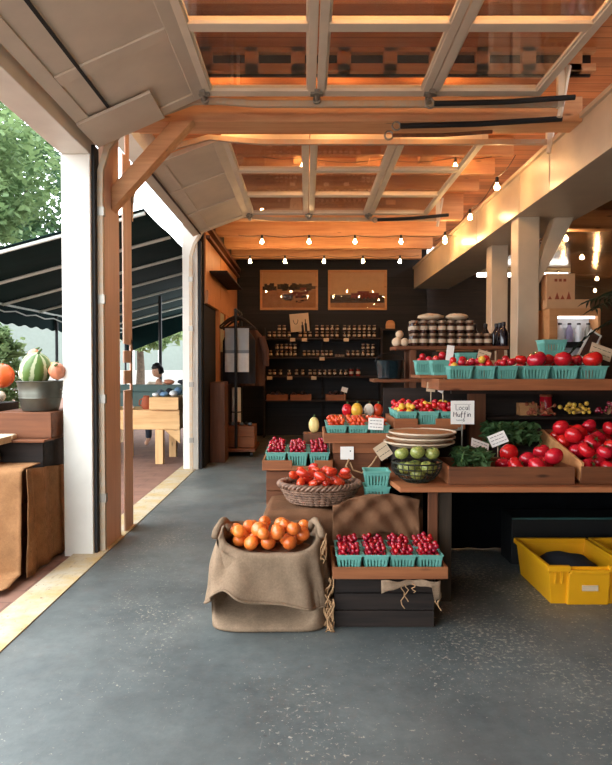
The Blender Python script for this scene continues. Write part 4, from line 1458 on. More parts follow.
# more baskets behind the front row
for i, x in enumerate((1.32, 1.5, 1.68, 1.87, 2.07)):
    basket((x, 4.93, bz), f'teal basket in the second row of the upper tray, {ORD[i]} from the left', 'second row baskets on the upper tray', 1.15)
    for (a, b, c_, q) in pack(5, 0.04, rect(x - 0.078, x + 0.078, 4.93 - 0.078, 4.93 + 0.078), bz + 0.088, 0.3, 50, (x, 4.93), 0.3, zmax=bz + 0.16):
        fruit('tomato', 'tomato', (a, b, c_), q, f'red tomato in {ORD[i]} basket from left, second row, upper tray', 'tomato', f'tomatoes in the {ORD[i]} basket of the second row, upper tray')
# spare stacked baskets, carton and cards on the upper tray
for i in range(2):
    basket((2.0, 5.14, bz + 0.12 + i * 0.091), f'{["lower", "upper"][i]} teal quart basket nested on a box behind the big tomatoes', 'nested quart baskets behind the big tomatoes', 1.25, 1.0)
o = MB().box(1.88, 2.12, 5.04, 5.24, bz, bz + 0.119).build('small_box', M['darkwood'], None, (2.0, 5.14, bz), bevel=0.003)
tag(o, 'dark little box under the nested quart baskets', 'box')
o = MB().box(1.4, 1.64, 5.1, 5.24, bz, bz + 0.16).build('carton', M['carton'], None, (1.5, 5.17, bz), bevel=0.003)
tag(o, 'open tan carton behind the second row of upper tray', 'carton')
p = P(601, 352, 4.75)
card('price_card', 'tan price card tilted at the right end of upper tray', p, 0.17, 0.1, roll=0.35, tilt=-0.2, mt='papert', lines=2, stake=0.06)
p = P(484, 356, 4.82)
card('price_card', 'grey-tan price card among the tomatoes on upper tray', p, 0.1, 0.085, roll=0.3, tilt=-0.3, mt='papert', lines=2, stake=0.13)
p = P(450, 353, 4.82)
card('price_card', 'tall narrow white price card on a stake, left of upper tray', p, 0.055, 0.115, roll=0.12, lines=0, stake=0.11)
p = P(431, 387, 5.0)
card('price_card', 'grey card clipped below the left end of upper tray', p, 0.07, 0.075, mt='papert', roll=0.1, lines=2, stake=0.12)
p = P(434, 386, 4.9)
card('price_card', 'narrow white slanting card below the left end of upper tray', (p.x + 0.07, p.y, p.z), 0.04, 0.11, roll=0.45, lines=0, stake=0.1)
# things on the hutch shelf
zs = 1.102
o = MB().box(1.72, 1.86, 5.06, 5.15, zs, zs + 0.1).build('small_box', M['box'], None, (1.79, 5.1, zs), bevel=0.003)
tag(o, 'little pale box on the dark hutch shelf', 'box')
t = thing('red_tin', 'round red tin on the dark hutch shelf', 'tin', (1.94, 5.09, zs))
MB().lathe([(0.045, 0), (0.047, 0.005), (0.047, 0.15), (0.044, 0.155)], 24, (1.94, 5.09, zs)).build('tin_body', M['tomato'], t, smooth=True)
MB().lathe([(0.049, 0.15), (0.049, 0.165), (0.04, 0.168)], 24, (1.94, 5.09, zs)).build('lid', M['terra'], t, smooth=True)
for i, (x, mt, lab) in enumerate(((1.86, 'terra', 'dried flower bunch lying between the pale box and red tin'), (2.13, 'yellow', 'yellowish dried flower bunch right of the red tin'), (2.4, 'cherry', 'dark red dried flower bunch at the right of the hutch shelf'))):
    t = thing('dried_flower_bunch', lab, 'dried flowers', (x, 5.02, zs), group='dried flower bunches on the hutch shelf')
    m, s = MB(), MB()
    for k in range(26):
        e = Vector((x + R.uniform(-0.11, 0.11), 4.97 + R.uniform(-0.04, 0.03), zs + 0.02 + R.uniform(0, 0.09)))
        m.ball(e, R.uniform(0.01, 0.02), 7, 5)
        s.tube([(x, 5.0, zs + 0.012), (e + Vector((x, 5.0, zs + 0.012))) / 2 + Vector((0, 0, 0.01)), e], 0.0025, 4)
    m.build('flower_head', mt and M[mt], t, smooth=True)['kind'] = 'stuff'
    s.build('stalk', M['rope'], t)


# ------------------------------------------------------------------ yellow totes under the table
def tote(x, y, label, mt, rim):
    t = thing('storage_tote', label, 'storage tote', (x, y, 0), group=None)
    w, dp, h = 0.5, 0.62, 0.245
    b = MB()
    wl_ = 0.006
    bt, tp = 0.225, 0.25

    def ring(hx, y0, y1, z):
        return [Vector((x - hx, y + y0, z)), Vector((x + hx, y + y0, z)), Vector((x + hx, y + y1, z)), Vector((x - hx, y + y1, z))]
    k = 0.0
    b.rings([ring(bt - wl_, 0.03 + wl_, dp - 0.03 - wl_, 0.01), ring(tp - wl_, wl_, dp - wl_, h)], caps=(True, False))
    b.rings([ring(bt, 0.03, dp - 0.03, 0), ring(tp, 0.0, dp, h)], caps=(True, False))
    b.build('tub', mt, t, bevel=0.003)
    f = MB()
    sl = lambda z: 0.03 * (1 - z / h)
    # stepped centre panel with ribs either side
    f.rings([[Vector((x - 0.13, y + sl(z) - 0.022, z)), Vector((x + 0.13, y + sl(z) - 0.022, z)), Vector((x + 0.13, y + sl(z) + 0.004, z)), Vector((x - 0.13, y + sl(z) + 0.004, z))] for z in (0.0, h - 0.035)])
    f.build('front_panel', mt, t, bevel=0.006)
    f = MB()
    for s in (-1, 1):
        for q in (0.165, 0.205):
            f.rings([[Vector((x + s * q - 0.006, y + sl(z) - 0.012, z)), Vector((x + s * q + 0.006, y + sl(z) - 0.012, z)), Vector((x + s * q + 0.006, y + sl(z) + 0.003, z)), Vector((x + s * q - 0.006, y + sl(z) + 0.003, z))] for z in (h - 0.11, h - 0.03)])
    f.build('rib', mt, t, bevel=0.003)
    r = MB()
    r.box(x - 0.262, x - 0.12, y - 0.022, y + 0.012, h - 0.028, h + 0.008).box(x + 0.12, x + 0.262, y - 0.022, y + 0.012, h - 0.028, h + 0.008).box(x - 0.12, x + 0.12, y - 0.026, y + 0.006, h - 0.04, h - 0.016)
    r.box(x - 0.262, x + 0.262, y + dp - 0.012, y + dp + 0.02, h - 0.028, h + 0.008)
    r.box(x - 0.262, x - 0.24, y + 0.012, y + dp - 0.012, h - 0.028, h + 0.008).box(x + 0.24, x + 0.262, y + 0.012, y + dp - 0.012, h - 0.028, h + 0.008)
    r.build('rim', rim, t, bevel=0.004)
    g = MB()
    g.box(x - 0.045, x + 0.055, y - 0.012, y - 0.008, 0.095, 0.13)
    g.build('label_plate', M['palewood'] if rim is mt else mt, t)
    return t


tote(1.77, 3.91, 'yellow plastic storage tote with stepped front under the table', M['yellowbin'], M['yellowbin'])
tote(2.315, 3.92, 'second yellow storage tote at the right edge under the table', M['yellowbin'], M['yellowbin'])
t = thing('storage_bin', 'dark storage bin with a teal rim behind the yellow totes', 'storage bin', (2.05, 4.9, 0))
MB().box(1.55, 2.58, 4.72, 4.98, 0, 0.36).build('tub', M['darkbin'], t, bevel=0.006)
MB().box(1.55, 2.58, 4.705, 4.719, 0.345, 0.36).build('rim', M['tealrim'], t, bevel=0.003)

for k, x in enumerate((1.77, 2.315)):  # black lumps added so the tote insides read as shaded
    o = MB().ball((0, 0, 0), (0.2, 0.24, 0.1), 24, 14, f=lambda d: 1 + nz(d + Vector((k * 4, 0, 0)), 2.4, 0.12)).build('dark_cloth', M['cloth_dark'], None, (x, 4.22, 0.125), smooth=True, angle=180, local=True)
    tag(o, 'black lump added to darken the inside of the %s yellow tote' % ['first', 'second'][k], 'cloth')
# ------------------------------------------------------------------ back wall: pictures, jar shelves
def picture(px0, px1, py0, py1, label, kind):
    a, b = P(px0, py1, 13.56), P(px1, py0, 13.56)
    t = thing('framed_picture', label, 'picture', ((a.x + b.x) / 2, 13.59, (a.z + b.z) / 2), group='framed farm pictures')
    x0, x1, z0, z1 = a.x, b.x, a.z, b.z
    f = MB()
    w = 0.05
    f.box(x0, x1, 13.555, 13.595, z0, z0 + w).box(x0, x1, 13.555, 13.595, z1 - w, z1).box(x0, x0 + w, 13.555, 13.595, z0 + w, z1 - w).box(x1 - w, x1, 13.555, 13.595, z0 + w, z1 - w)
    f.build('frame', M['box'], t, bevel=0.004)
    m = MB()
    m.mi = 0
    m.box(x0 + w, x1 - w, 13.575, 13.59, z0 + w, z1 - w)
    W, H = x1 - x0 - 2 * w, z1 - z0 - 2 * w
    rr = random.Random(len(label))
    y = 13.5745
    flat = lambda u0, u1, v0, v1: m.quad([Vector((x0 + w + W * u0, y, z0 + w + H * v0)), Vector((x0 + w + W * u1, y, z0 + w + H * v0)), Vector((x0 + w + W * u1, y, z0 + w + H * v1)), Vector((x0 + w + W * u0, y, z0 + w + H * v1))])
    if kind == 'trees':
        m.mi = 1
        flat(0, 1, 0, 0.52)
        y -= 0.0006
        m.mi = 2
        for k in range(36):
            u = rr.random() * 0.92
            flat(u, u + rr.uniform(0.03, 0.1), 0.5 + rr.uniform(-0.02, 0.04), 0.6 + rr.uniform(0, 0.1))
        y -= 0.0006
        m.mi = 3
        for k in range(16):
            u = rr.uniform(0.4, 0.85)
            v = rr.uniform(0.25, 0.5)
            flat(u, u + rr.uniform(0.03, 0.12), v, v + rr.uniform(0.03, 0.1))
        y -= 0.0006
        m.mi = 2
        for k in range(22):
            u = rr.uniform(0.35, 0.85)
            v = rr.uniform(0.14, 0.4)
            flat(u, u + rr.uniform(0.03, 0.09), v, v + rr.uniform(0.02, 0.06))
    else:
        m.mi = 2
        flat(0, 1, 0.12, 0.36)
        y -= 0.0006
        m.mi = 1
        flat(0, 1, 0, 0.14)
        y -= 0.0006
        m.mi = 3
        flat(0.38, 0.9, 0.26, 0.42)
        flat(0.5, 0.72, 0.42, 0.47)
        y -= 0.0006
        m.mi = 2
        for k in range(7):
            flat(0.4 + 0.07 * k, 0.43 + 0.07 * k, 0.2, 0.3)
    m.build('canvas', [mat('picture_sky', S(206, 160, 112), 0.8, var=0.06, spec=0.1), mat('picture_field', S(170, 118, 76), 0.8, var=0.15, spec=0.1), mat('picture_dark', S(62, 44, 36), 0.8, spec=0.1), mat('picture_red', S(120, 44, 34), 0.8, spec=0.1)], t, recalc=False)
    g = MB().quad([Vector((x0 + w, 13.568, z0 + w)), Vector((x1 - w, 13.568, z0 + w)), Vector((x1 - w, 13.568, z1 - w)), Vector((x0 + w, 13.568, z1 - w))])
    g.build('glass', M['glass'], t)


picture(260, 318, 270, 310, 'framed farm picture with a dark tree line and red cart, left of two', 'trees')
picture(328, 387, 270, 310, 'framed farm picture with a long red barn on a dark field, right of two', 'barn')


def jar_mesh(name, r, h, body, lid):
    m = MB()
    m.mi = 0
    m.lathe([(r * 0.9, 0), (r, h * 0.06), (r, h * 0.68), (r * 0.82, h * 0.78), (r * 0.8, h * 0.84)], 14)
    m.mi = 1
    m.lathe([(r * 1.02, h * 0.26), (r * 1.02, h * 0.56)], 14, caps=(False, False))
    m.mi = 2
    m.lathe([(r * 0.86, h * 0.82), (r * 0.88, h * 0.84), (r * 0.88, h * 0.98), (r * 0.8, h)], 14)
    return m.mesh(name, [body, M['jarlabel'], lid], True, 40)


ME['jar'] = jar_mesh('jar', 0.035, 0.135, M['jar'], M['lid'])
ME['jarred'] = jar_mesh('jar', 0.045, 0.17, M['jarred'], M['lidd'])
t = thing('jar_shelf', 'tall dark shelf of preserve jars against the back wall', 'shelf', (0.34, 13.35, 0))
SX0, SX1 = -0.86, 1.56
ZS = [0.78, 1.29, 1.69, 2.085]
for z in ZS:
    MB().box(SX0, SX1, 13.12, 13.54, z - 0.03, z).build('shelf_board', M['darkwood'], t, bevel=0.003)
for x in (SX0 - 0.04, 0.33, SX1):
    MB().box(x, x + 0.04, 13.13 if x != 0.33 else 13.5, 13.545, 0, 2.3).build('upright', M['blackwood'], t)
zx = lambda zp: (250 + zp / 4.08 - 306) / 47.4
rows = [(3, [(80, 1), (100, 1), (120, 2), (140, 2), (160, 1), (205, 1), (225, 1), (245, 1), (272, 2), (295, 2), (315, 2), (335, 2), (355, 2), (385, 2), (403, 2), (425, 2), (445, 2), (465, 2), (485, 2), (505, 2)]),
        (2, [(85, 1), (112, 2), (130, 2), (148, 2), (166, 2), (184, 2), (222, 1), (240, 1), (258, 1), (276, 1), (294, 1), (312, 1), (330, 1), (400, 1), (420, 1), (438, 1), (460, 2), (480, 2), (500, 2)]),
        (1, [(82, 1), (100, 1), (125, 1), (160, 1), (190, 1), (215, 1), (245, 1), (264, 1), (284, 1), (305, 1), (325, 1), (345, 1), (370, 1), (390, 1)])]
shn = {3: 'top', 2: 'middle', 1: 'lower'}
n_at = 0
for si, lst in rows:
    for k, (zp, cnt) in enumerate(lst):
        for q in range(cnt):
            o = ob('preserve_jar', ME['jar'], None, (zx(zp), 13.24 + R.uniform(-0.02, 0.02), ZS[si] + 0.001 + 0.136 * q), (0, 0, R.uniform(0, 6)))
            lv = '' if cnt == 1 else (', lower of a pair' if q == 0 else ', upper of a pair')
            tag(o, f'small pale-labelled jar, {shn[si]} back shelf, {ORD[k]} place from left{lv}', 'jar', f'jars on the {shn[si]} back shelf')
for zp in (412, 440):
    o = ob('preserve_jar', ME['jarred'], None, (zx(zp), 13.24, ZS[1] + 0.001))
    tag(o, f'taller red sauce jar on the lower back shelf, {"left" if zp < 420 else "right"} of two', 'jar', 'red sauce jars on the lower back shelf')
for k, zp in enumerate((352, 366, 380)):
    o = MB().lathe([(0.03, 0), (0.036, 0.01), (0.036, 0.045), (0.03, 0.05)], 12).build('small_tin', M['lid'], None, (zx(zp), 13.24, ZS[2] + 0.002), smooth=True, local=True)
    tag(o, f'tiny flat tin on the middle back shelf, {ORD[k]} of three', 'tin', 'flat tins on the middle back shelf')
for si, zps in ((3, (175, 222, 310, 390)), (2, (293,)), (1, (82, 163, 260))):
    for k, zp in enumerate(zps):
        o = MB().box(-0.055, 0.055, -0.004, 0.0, -0.07, 0.0).build('shelf_tag', M['papert'], None, (zx(zp), 13.118, ZS[si] - 0.004), local=True)
        lab = f'small pale price tag on the edge of the {shn[si]} back shelf' + (f', {ORD[k]} from left' if len(zps) > 1 else '')
        tag(o, lab, 'price tag', 'price tags on the back shelves')
# tilted card among the jars, with bottle shapes on it
p = P(299.5, 321, 13.2)
t = thing('display_card', 'tilted tan card printed with two dark bottles on the top back shelf', 'card', (p.x, 13.34, ZS[3] + 0.003), 0.0)
T = Matrix.Translation((0, 0, 0.33)) @ Matrix.Rotation(-0.09, 4, 'Y')
MB().box(-0.2, 0.2, 0, 0.008, -0.19, 0.19, T).build('card', M['papert'], t, local=True)
m = MB()
for x, h in ((0.03, 0.2), (0.1, 0.25)):
    b_ = MB()
    b_.box(x, x + 0.05, -0.001, -0.0005, -0.19, -0.19 + h * 0.65, T).box(x + 0.015, x + 0.035, -0.001, -0.0005, -0.19 + h * 0.65, -0.19 + h, T)
    b_.build('printed_bottle', M['ink'], t, local=True)
m.tube([T @ Vector((-0.13 + 0.05 * (1 - math.cos(a * PI / 8)), -0.001, 0.07 - 0.1 * math.sin(a * PI / 8))) for a in range(9)], 0.006, 5)
m.build('print', M['ink'], t, local=True)
MB().box(-0.02, 0.02, 0.01, 0.03, 0.0, 0.3).build('prop', M['blackwood'], t, local=True)
p = P(391, 324, 13.3)
o = MB().lathe([(0.1, -0.09), (0.1, 0.0), (0.08, 0.06), (0.04, 0.085)], 16, sy=0.3).build('small_sign', M['box'], None, (p.x, 13.4, p.z), smooth=True, local=True)
tag(o, 'little round-topped wooden sign on the bracket right of the back shelf', 'sign')
o = MB().box(1.62, 2.05, 13.3, 13.58, p.z - 0.13, p.z - 0.1).build('bracket_shelf', M['darkwood'], None, (1.8, 13.4, p.z))
tag(o, 'short dark bracket shelf right of the jar shelf', 'shelf')
# low crates of produce at the foot of the jar shelf
for k, (px, w) in enumerate(((-0.6, 0.48), (-0.11, 0.48), (0.62, 0.46))):
    x = px
    tray_thing('produce_crate', f'shallow brown crate of dark produce on the bottom back shelf, {ORD[k]} from left', 'crate', x - w / 2 + 0.02, x + w / 2 - 0.02, 13.14, 13.5, ZS[0] + 0.001, ZS[0] + 0.12, 'tray', 'trayy', group='crates on the bottom back shelf')
    for (a, b, c_, q) in pack(10, 0.055, rect(x - w / 2 + 0.04, x + w / 2 - 0.04, 13.16, 13.48), ZS[0] + 0.02, 0.5, 8, (x, 13.3), 0.3):
        o = ob('dark_plum', None if False else ME.setdefault('plumd', MB().ball((0, 0, 0), 1, 10, 7).mesh('plum', mat('dark_plum_skin', S(52, 36, 44), 0.3, rnd=0.25), True, 180)), None, (a, b, c_), (0, 0, 0), q)
        tag(o, f'dark round plum in the {ORD[k]} crate of the bottom back shelf', 'plum', f'plums in the {ORD[k]} crate of the bottom back shelf')
p = P(345, 390, 12.95)
card('price_card', 'little white card standing on the bottom back shelf', (p.x, 13.13, p.z), 0.13, 0.1, lines=0, roll=0.3, stake=0.17)

# ------------------------------------------------------------------ middle shelf unit with labelled jars
t = thing('shelf_unit', 'brown post shelf of white-labelled jars behind the upper tray', 'shelf', (1.4, 6.35, 0))
ZJ = 1.695
MB().box(0.87, 1.98, 6.15, 6.55, ZJ - 0.035, ZJ).build('shelf_board', M['crate'], t, bevel=0.004)
MB().box(0.66, 1.98, 6.15, 6.55, 1.34, 1.37).build('shelf_board', M['crate'], t, bevel=0.004)
for x in (1.02, 1.88):
    for y in (6.17, 6.48):
        MB().box(x, x + 0.06, y, y + 0.06, 0, ZJ - 0.036).build('post', M['crateZ'], t, bevel=0.003)
ME['jarw'] = jar_mesh('jar', 0.042, 0.125, M['jar'], M['lid'])
names = {0: 'front', 1: 'back'}
for row in range(2):
    for k in range(9):
        for q in range(2):
            if q == 1 and k > 6:
                continue
            x = 1.07 + k * 0.0905 + R.uniform(-0.002, 0.002)
            t = ob('labelled_jar', ME['jarw'], None, (x, 6.22 + row * 0.12, ZJ + 0.001 + q * 0.1265), (0, 0, R.uniform(0, 6)))
            tag(t, f'white-labelled jar on the post shelf, {names[row]} row, {["bottom", "upper"][q]} layer, {ORD[k]} from left', 'jar', 'white-labelled jars on the post shelf')
bp = [(0.045, 0), (0.047, 0.01), (0.047, 0.13), (0.02, 0.18), (0.018, 0.22)]
for k in range(5):
    t = thing('dark_bottle', f'dark squat bottle at the right of the post shelf, {ORD[k]} from left', 'bottle', (1.885 + (k % 3) * 0.0 + 0.0, 6.2, ZJ + 0.001), group='dark bottles on the post shelf')
    x, y = 1.70 + k * 0.06 if False else 1.66 + 0.0, 6.2
    t.location = (1.5 + 0.1 * k + 0.0, 6.47, ZJ + 0.001) if k < 0 else ((1.905 + 0.0), 6.2 + 0.0, ZJ + 0.001)
    t.location = ((1.94, 6.2), (1.94, 6.31), (1.94, 6.43), (1.84, 6.47), (1.73, 6.48))[k] + (ZJ + 0.001,)
    MB().lathe(bp, 16).build('bottle_body', M['bottle'], t, smooth=True, local=True)
    MB().lathe([(0.021, 0.205), (0.021, 0.235), (0.01, 0.238)], 12).build('cap', M['lidd'], t, smooth=True, local=True)
for k, (x, w, lab) in enumerate(((1.24, 0.26, 'lumpy brown paper parcel lying on top of the stacked jars, left one'), (1.5, 0.22, 'lumpy brown paper parcel lying on top of the stacked jars, right one'))):
    o = MB().ball((0, 0, 0), (w / 2, 0.09, 0.032), 18, 10, f=lambda d: 1 + nz(d, 2.2 + k, 0.2)).build('paper_parcel', M['papert'], None, (x, 6.28, ZJ + 0.262 + 0.032), smooth=True, angle=180, local=True)
    tag(o, lab, 'parcel')
for k, (x, y, z, r) in enumerate(((0.9, 6.22, ZJ + 0.045, 0.045), (0.97, 6.2, ZJ + 0.04, 0.04), (0.93, 6.27, ZJ + 0.118, 0.04), (0.91, 6.36, ZJ + 0.045, 0.045))):
    o = MB().ball((0, 0, 0), (r, r, r), 12, 8, f=lambda d: 1 + nz(d, 2, 0.1)).build('garlic_bulb', M['papert'], None, (x, y, z), smooth=True, angle=180, local=True)
    tag(o, 'small pale bulb in the heap at the left end of the post shelf', 'garlic', 'bulbs at the left end of the post shelf')
# teal-black kettle on the lower board
c = Vector((0.84, 6.32, 1.371))
t = thing('enamel_pail', 'dark teal enamel pail on the lower board of the post shelf', 'pail', c)
MB().lathe([(0.11, 0), (0.125, 0.01), (0.145, 0.18), (0.15, 0.185), (0.138, 0.185), (0.115, 0.02)], 28, c, caps=(True, True)).build('pail_body', mat('dark_enamel', S(26, 40, 44), 0.15, coat=0.6), t, smooth=True)
MB().tube([c + Vector((0.148 * math.cos(a * PI / 10), 0, 0.17 + 0.09 * math.sin(a * PI / 10))) for a in range(11)], 0.005, 6).build('handle', M['black'], t, smooth=True)
# things glimpsed behind: slatted crate with gaps of light
slat_crate('wooden_crate', 'slatted orange-brown crate on a stand far behind the dark bottles', 2.0, 2.5, 9.4, 9.7, 1.72, 2.12, M['box'], 3, lid=False)
o = MB().box(1.95, 2.52, 9.35, 9.75, 0, 1.718).build('stand', M['blackwood'], None, (2.2, 9.5, 0))
tag(o, 'dark stand under the far slatted crate beside the farther column', 'stand')

# ------------------------------------------------------------------ right back: wood-cased cooler, carton stand, palm
t = thing('cooler_cabinet', 'wood-cased white cooler with lit shelf behind the right end of upper tray', 'cooler', (2.9, 7.2, 0))
cx0, cx1, cy0, cy1 = 2.66, 3.22, 6.9, 7.4
w = MB()
w.box(cx0, cx0 + 0.09, cy0, cy1, 0, 2.13).box(cx1 - 0.03, cx1, cy0, cy1, 0, 2.13).box(cx0 + 0.09, cx1 - 0.03, cy0, cy1, 2.05, 2.13).box(cx0 + 0.09, cx1 - 0.03, cy1 - 0.03, cy1, 0, 2.05).box(cx0 + 0.09, cx1 - 0.03, cy0, cy1, 0, 1.3)
w.build('wood_case', M['box'], t, bevel=0.004)
MB().box(cx0 + 0.1, cx1 - 0.04, cy0 + 0.2, cy1 - 0.04, 1.31, 2.04).build('white_lining', M['cooler'], t)
MB().box(cx0 + 0.11, cx1 - 0.05, cy0 + 0.03, cy0 + 0.05, 2.02, 2.045).build('light_strip', M['coolerlight'], t)
for z in (1.52, 1.76):
    MB().box(cx0 + 0.1, cx1 - 0.04, cy0 + 0.015, cy0 + 0.198, z - 0.012, z).build('wire_shelf', M['cooler'] if z > 1.6 else M['darkbin'], t)
MB().box(cx0 + 0.1, cx1 - 0.04, cy0 + 0.005, cy0 + 0.015, 1.70, 1.765).build('shelf_edge', M['black'], t)
for k in range(4):
    x = cx0 + 0.16 + k * 0.105
    t = thing('milk_bottle', f'{["white", "lavender", "white", "grey"][k]} bottle on the lit cooler shelf, {ORD[k]} from left', 'bottle', (x, cy0 + 0.11, 1.761), group='bottles on the lit cooler shelf')
    MB().lathe([(0.038, 0), (0.04, 0.01), (0.04, 0.13), (0.02, 0.18), (0.018, 0.2)], 14).build('bottle_body', [M['cooler'], mat('lavender_label', S(150, 140, 170), 0.5), M['cooler'], M['steel']][k], t, smooth=True, local=True)
    MB().lathe([(0.021, 0.195), (0.021, 0.215)], 12).build('cap', M['lidd'], t, local=True)
p0 = 2.131
t = thing('carton_display', 'tall tan printed carton standing on the wood-cased cooler', 'carton', (2.83, 7.15, p0))
MB().box(2.68, 3.0, 7.05, 7.2, p0, p0 + 0.4).build('carton_back', M['carton'], t, bevel=0.004)
MB().box(2.64, 3.12, 6.93, 7.049, p0, p0 + 0.1).build('carton_tray', M['carton'], t, bevel=0.004)
m = MB()
for x, h in ((2.72, 0.05), (2.8, 0.09), (2.86, 0.06), (2.93, 0.1)):
    m.prism([(x - 0.03, p0 + 0.1), (x + 0.03, p0 + 0.1), (x, p0 + 0.1 + h)], 7.046, 7.049, Matrix(((1, 0, 0, 0), (0, 0, 1, 0), (0, 1, 0, 0), (0, 0, 0, 1))))
for k in range(3):
    m.box(2.77 + 0.05 * k, 2.8 + 0.05 * k, 7.0475, 7.0495, p0 + 0.31, p0 + 0.34)
m.build('print', M['terra'], t)
t = thing('leaning_sign', 'dark picture board leaning against the right side of the cooler', 'sign', (3.1, 6.75, 1.6))
T = Matrix.Translation((3.05, 6.78, 1.72)) @ Matrix.Rotation(0.55, 4, 'Y') @ Matrix.Rotation(-0.2, 4, 'X')
MB().box(-0.07, 0.07, 0, 0.012, -0.17, 0.17, T).build('board', M['paper'], t)
MB().box(-0.05, 0.05, -0.002, 0.0, -0.15, 0.15, T).build('print', M['cloth_brown'], t)
MB().box(-0.01, 0.01, 0.013, 0.03, -0.5, -0.12, T).build('prop', M['blackwood'], t)


def palm(x, y, z, label):
    t = thing('potted_palm', label, 'potted plant', (x, y, 0))
    MB().lathe([(0.14, 0), (0.19, 0.02), (0.22, 0.42), (0.2, 0.42), (0.17, 0.05)], 24, (x, y, 0)).build('pot', M['terra'], t, smooth=True)
    MB().tube([(x, y, 0.3), (x + 0.02, y, z * 0.6), (x, y, z)], [0.04, 0.035, 0.03], 8).build('trunk', M['bark'], t, smooth=True)
    for k in range(13):
        a = k * 2.4
        L = R.uniform(0.5, 0.75)
        up = R.uniform(0.1, 0.75)
        m = MB()
        st = []
        for i in range(9):
            s = i / 8
            st.append(Vector((x + math.cos(a) * L * s, y + math.sin(a) * L * s, z + up * L * s * 1.6 - 0.75 * L * s * s)))
        side = Vector((-math.sin(a), math.cos(a), 0))
        m.tube(st, 0.005, 5)
        for i in range(1, 9):
            for sg in (-1, 1):
                for h in (0, 0.5):
                    b = st[i - 1].lerp(st[i], h)
                    tip = b + side * sg * 0.2 * math.sin(PI * (i / 9.5)) ** 0.6 + Vector((math.cos(a) * 0.07, math.sin(a) * 0.07, -0.07))
                    mid = (b + tip) / 2 + Vector((0, 0, 0.012))
                    wv = Vector((math.cos(a), math.sin(a), 0)) * 0.012
                    m.rings([[b - wv * 0.4, b + wv * 0.4], [mid - wv, mid + wv], [tip, tip + wv * 0.1]], closed=False)
        m.build('frond', M['palm'], t, recalc=False)
    return t


palm(3.28, 5.95, 2.0, 'dark potted palm at the right edge beside the cooler')

# fluorescent tube, far right
t = thing('ceiling_tube_light', 'white fluorescent tube light under the ceiling beyond the columns', 'light', (4.9, 14.4, 3.6))
MB().box(3.85, 6.0, 14.35, 14.5, 3.62, 3.72).build('housing', M['white'], t)
MB().cyl((3.9, 14.42, 3.58), (5.95, 14.42, 3.58), 0.05, n=12).build('tube', M['tube'], t, smooth=True)


# ------------------------------------------------------------------ string lights
def bulb_mesh():
    return MB().lathe([(0.01, 0.0), (0.012, -0.012), (0.025, -0.035), (0.028, -0.048), (0.022, -0.064), (0.008, -0.073)], 14).mesh('bulb', M['bulb'], True, 180)


ME['bulb'] = bulb_mesh()
ME['socket'] = MB().lathe([(0.016, 0.0), (0.018, 0.01), (0.018, 0.055), (0.008, 0.065)], 10).mesh('socket', M['socket'], True)


def string(label, pts):
    t = thing('string_light', label, 'string light', pts[0], group='bulb strings')
    cab = []
    pts = [Vector(p) for p in pts]
    ends = [pts[0] + (pts[0] - pts[1]) * 0.5 + Vector((0, 0, 0.06))] + [p + Vector((0, 0, 0.062)) for p in pts] + [pts[-1] + (pts[-1] - pts[-2]) * 0.5 + Vector((0, 0, 0.06))]
    for i in range(len(ends) - 1):
        a, b = ends[i], ends[i + 1]
        for k in range(6):
            s = k / 6
            q = a.lerp(b, s)
            q.z -= 0.05 * math.sin(PI * s) * (a - b).length
            cab.append(q)
    cab.append(ends[-1])
    MB().tube(cab, 0.004, 5).build('cable', M['rubber'], t, smooth=True)
    for p in pts:
        k = ob('socket', ME['socket'], t, p - pts[0])
        b = ob('bulb', ME['bulb'], t, p - pts[0])
        b['label'] = 'glowing warm bulb'
    return t


string('string of glowing bulbs under the ceiling just beyond the far raised door', [P(px, 239, 9.75) for px in (262, 309, 355, 401, 445)])
string('second string of glowing bulbs, before the framed pictures', [P(px, 259, 11.3) for px in (250, 285, 324, 363, 400)])
string('short string of glowing bulbs over the far raised door', [(-0.04, 7.45, 3.88), (0.9, 7.45, 3.86), (1.75, 7.45, 3.88)])
string('string of glowing bulbs beside the boxed beam', [P(497, 183, 6.6), P(470, 214, 8.0), P(445, 236, 9.3)])
string('string of glowing bulbs tucked behind the timber beam', [(-0.7, 5.76, 3.9), (0.25, 5.76, 3.9), (1.2, 5.76, 3.9)])
string('nearer string of glowing bulbs over the right aisle', [P(566, 236, 9.3), P(640, 225, 9.3)])
string('middle string of glowing bulbs over the right aisle', [P(520, 262, 11), P(582, 255, 10.9), P(640, 250, 10.8)])
string('far string of glowing bulbs over the right aisle', [P(558, 273, 12.9), P(597, 277, 13.4), P(634, 280, 13.6)])
string('farthest string of glowing bulbs over the right aisle', [P(563, 283, 14.9), P(595, 289, 15.4), P(630, 292, 15.6)])
string('unseen string of bulbs added to brighten the ceiling above the near door', [(-0.5 + 0.5 * k, 3.55, 3.94) for k in range(5)])  # bulbs out of view, more of them added to brighten the ceiling

# ------------------------------------------------------------------ left rear: dark shelf, clothes rail, box
o = MB().box(-1.474, -1.2, 9.65, 11.9, 2.93, 2.955).build('wall_shelf', M['blackwood'], None, (-1.4, 10.7, 2.94), bevel=0.004)
tag(o, 'black wall shelf seen from below on the plywood panels', 'shelf')
o = MB().box(-1.49, -1.26, 9.75, 10.2, 0, 1.25).build('side_cabinet', M['crateZ'], None, (-1.35, 9.7, 0), bevel=0.004)
tag(o, 'plain plywood side cabinet against the left wall by the far white post', 'cabinet')

